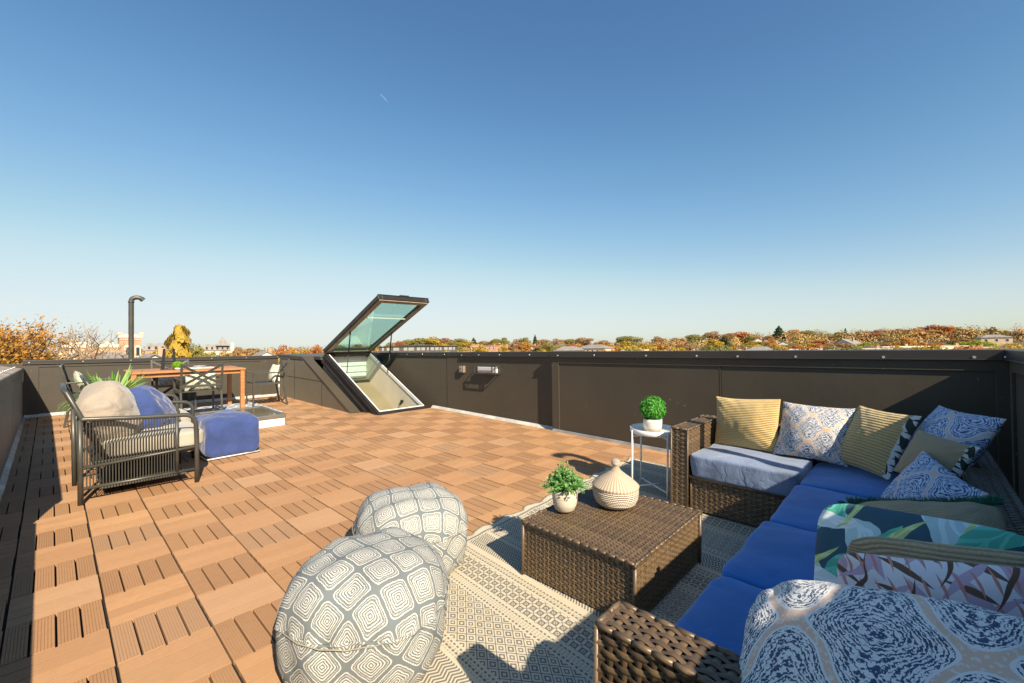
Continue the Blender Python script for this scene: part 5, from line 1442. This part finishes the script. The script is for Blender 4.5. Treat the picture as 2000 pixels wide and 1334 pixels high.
# long dark and buff apartment block
a, b = Vector((94.0, 163.0, 0)), Vector((126.0, 141.0, 0)); d = (b - a); L = d.length; rz = math.atan2(d.y, d.x)
t = thing('apartment_building', 'long modern apartment block, dark upper storey over buff brick, beyond the hatch', 'building', (a.x, a.y, 0), rz, deck=False)
m_dk = pbr('charcoal_cladding', (.075, .062, .055), .7, 0, .1, .4)
mb = MB(); mb.box(0, L, 0, 14, -12, -.35); mb.build('lower_wall', m_buff, t)
mb = MB(); mb.box(.2, L * .86, .3, 13.7, -.35, 2.3); mb.box(L * .18, L * .60, 2.5, 11, 2.3, 2.95); mb.build('upper_wall', m_dk, t)
mb = MB(); mb.box(0, L * .88, -.2, 14.1, 2.3, 2.45); 
for k in range(26): mb.box(L * .18 + k * L * .0165, L * .18 + k * L * .0165 + .14, 1.2, 11, 2.95, 3.15)
mb.box(L * .18, L * .61, 1.2, 1.5, 2.82, 2.97); mb.build('roof', m_dk, t)
for k, q in enumerate([.04, .09, .16, .20, .27, .32, .36, .41, .46, .52, .56, .61, .66, .71, .76, .81]):
    for zz, hh in ((.55, 1.3), (-2.4, 1.3)):
        mb = MB(); y0 = .18 if zz > 0 else -.10; mb.box(L * q, L * q + (1.5 if k % 3 else .8), y0, y0 + .1, zz, zz + hh); mb.build('window', m_winw if zz > 0 or k % 2 else m_glassb, t)
for k in range(4):
    mb = MB(); mb.box(L * (.12 + .2 * k), L * (.12 + .2 * k) + 3.6, -.9, 0, -.5, -.35); mb.box(L * (.12 + .2 * k), L * (.12 + .2 * k) + 3.6, -.9, -.82, -.35, .5); mb.build('balcony', m_dk, t)
# brick building with a square tower at left
t = thing('school_building', 'long cream and brick building with square tower behind the vent pipe', 'building', (1.0, 127.5, 0), 0, deck=False)
mb = MB(); mb.box(0, 9.2, 0, 12, -12, 2.4); mb.box(-.5, 13.2, -.6, 0, -12, -1.2); mb.build('wall', m_buff, t)
mb = MB(); mb.box(-.2, 9.3, -.25, 12.2, 2.4, 3.1); mb.box(-.1, 9.2, -.2, 0, .9, 1.25); mb.box(-.7, 13.4, -.8, .2, -1.4, -.75); mb.box(1.5, 4.2, 2, 8, 3.1, 3.6); mb.box(7, 8.4, 2, 8, 3.1, 3.7)
for k in range(30): mb.box(-.5 + k * .46, -.28 + k * .46, -.95, -.6, -2.0, -1.6)
mb.build('cornice', m_cr, t)
tw = MB(); tw.box(9.3, 13.0, -.1, 3.8, -12, 5.0); tw = tw.build('tower', m_pinkb, t)
mb = MB(); mb.box(9.1, 13.2, -.3, 4.0, 4.6, 5.35); mb.box(9.0, 9.7, -.4, .4, 5.35, 5.75); mb.box(12.6, 13.3, -.4, .4, 5.35, 5.75)
for k in range(12): mb.box(9.3 + k * .31, 9.45 + k * .31, -.32, -.1, 4.1, 4.35)
mb.build('cornice', m_cr, tw)
for cx in (10.6, 12.4):
    mb = MB(); n = 12; poly = [(cx - .5, .2), (cx + .5, .2)] + [(cx + .5 * math.cos(math.pi * k / n), 2.4 + .5 * math.sin(math.pi * k / n)) for k in range(n + 1)]
    mb.prism(poly, 0, .12, M=Matrix(((1, 0, 0, 0), (0, 0, -1, -.1), (0, 1, 0, 0), (0, 0, 0, 1)))); f = mb.build('window', m_cr, t)
    mb = MB(); mb.box(cx - .3, cx + .3, -.26, -.22, .5, 2.4); mb.build('pane', m_glassb, f)
for cx in (.8, 2.4, 4.0, 5.6, 7.4):
    mb = MB(); mb.box(cx, cx + .7, -.06, 0, -.2, .7); f = mb.build('window', m_cr, t); mb = MB(); mb.box(cx + .12, cx + .58, -.09, -.06, -.1, .6); mb.build('pane', m_glassb, f)
# near gabled roof in front of it
house('gabled_house', 'white gable end with grey roof just over the back parapet at left', 2.6, 86, -12, 1.35, 5.2, m_wallw, m_roofg, 'gable', .05)
house('distant_building', 'grey hipped roof beside the white gable at left', 6.0, 88, -12, .75, 5.4, m_wallw, m_roofg, 'hip', .0)
house('gabled_house', 'small white gable below the red tree behind the dining table', 11.0, 87, -12, 1.0, 3.6, m_wallw, m_roofg, 'gable', 0)
# mansions
t = thing('mansion', 'buff mansion with grey mansard and pointed pyramid roof', 'building', (33.4, 165, 0), face_cam(36, 165), deck=False)
mb = MB(); mb.box(0, 8.0, 0, 8, -12, 1.6); mb.box(7.3, 8.2, -.5, 1, -12, 4.0); mb.build('wall', m_cr, t)
mb = MB(); mb.add([(-.3, -.3, 1.6), (8.0, -.3, 1.6), (8.0, 8, 1.6), (-.3, 8, 1.6), (.3, .9, 3.6), (7.3, .9, 3.6), (7.3, 7, 3.6), (.3, 7, 3.6)], [(0, 1, 5, 4), (1, 2, 6, 5), (2, 3, 7, 6), (3, 0, 4, 7), (4, 5, 6, 7)])
mb.add([(3.2, -.4, 3.1), (7.0, -.4, 3.1), (7.0, 3.4, 3.1), (3.2, 3.4, 3.1), (5.1, 1.5, 6.1)], [(0, 1, 4), (1, 2, 4), (2, 3, 4), (3, 0, 4), (0, 3, 2, 1)]); mb.build('roof', m_roofg, t)
for k in range(5): mb = MB(); mb.box(.6 + k * 1.4, 1.1 + k * 1.4, -.3, .4, 2.0, 2.7); mb.build('window', m_glassb, t)
t = thing('mansion', 'grey mansard roofed building left of the golden conical tree', 'building', (19.4, 168, 0), face_cam(22, 168), deck=False)
mb = MB(); mb.box(0, 6.6, 0, 8, -12, 1.8); mb.build('wall', m_pinkb, t)
mb = MB(); mb.add([(-.2, -.2, 1.8), (6.8, -.2, 1.8), (6.8, 8, 1.8), (-.2, 8, 1.8), (.2, .8, 4.0), (6.4, .8, 4.0), (6.4, 7, 4.0), (.2, 7, 4.0)], [(0, 1, 5, 4), (1, 2, 6, 5), (2, 3, 7, 6), (3, 0, 4, 7), (4, 5, 6, 7)]); mb.box(4.5, 6.2, 1, 4, 4.0, 4.7); mb.build('roof', m_roofg, t)
for k in range(4): mb = MB(); mb.box(.6 + k * 1.6, 1.1 + k * 1.6, -.2, .5, 2.3, 3.0); mb.build('window', m_glassb, t)
house('distant_building', 'tan modern block at the right end of the skyline', 228, -34, -3, 3.9, 6, m_tan, m_cr, 'flat', face_cam(228, -33))

CT0, CT1 = Vector((2014, 3454, 2290)), Vector((2067, 3422, 2230))
t = thing('contrail', 'faint short white contrail high in the blue sky', 'contrail', deck=False)
m, t_, p = newmat('thin_ice_cloud'); p.inputs['Base Color'].default_value = (.9, .9, .9, 1); p.inputs['Alpha'].default_value = .10
mb = MB(); mb.tube([CT0, (CT0 + CT1) / 2 + Vector((1, 0, 1)), CT1], [3.0, 3.6, 2.0], 8); mb.build('streak', m, t)
# the photographer's camera on its tripod, behind the viewpoint; only its shadow reaches the picture
t = thing('camera_tripod', 'camera on a black tripod whose rounded shadow falls on the deck', 'tripod', (-.205, -2.262, 0))
mb = MB(); mb.box(-.065, .065, -.035, .035, 1.17, 1.29, M=Matrix.Rotation(R(-47), 4, 'Z')); mb.build('camera_body', m_black, t, bevel=.012)
mb = MB(); mb.tube([(0, 0, .75), (0, 0, 1.17)], .016, 10); mb.tube([(0, 0, 1.09), (0, 0, 1.165)], .035, 12); mb.build('centre_column', m_black, t)
for k in range(3):
    an = R(200 + 120 * k); mb = MB(); mb.tube([(0, 0, 1.0), (.13 * math.cos(an) * 1.0, .13 * math.sin(an), .5), (.26 * math.cos(an), .26 * math.sin(an), .005)], [.016, .013, .009], 8); mb.build('leg', m_black, t)
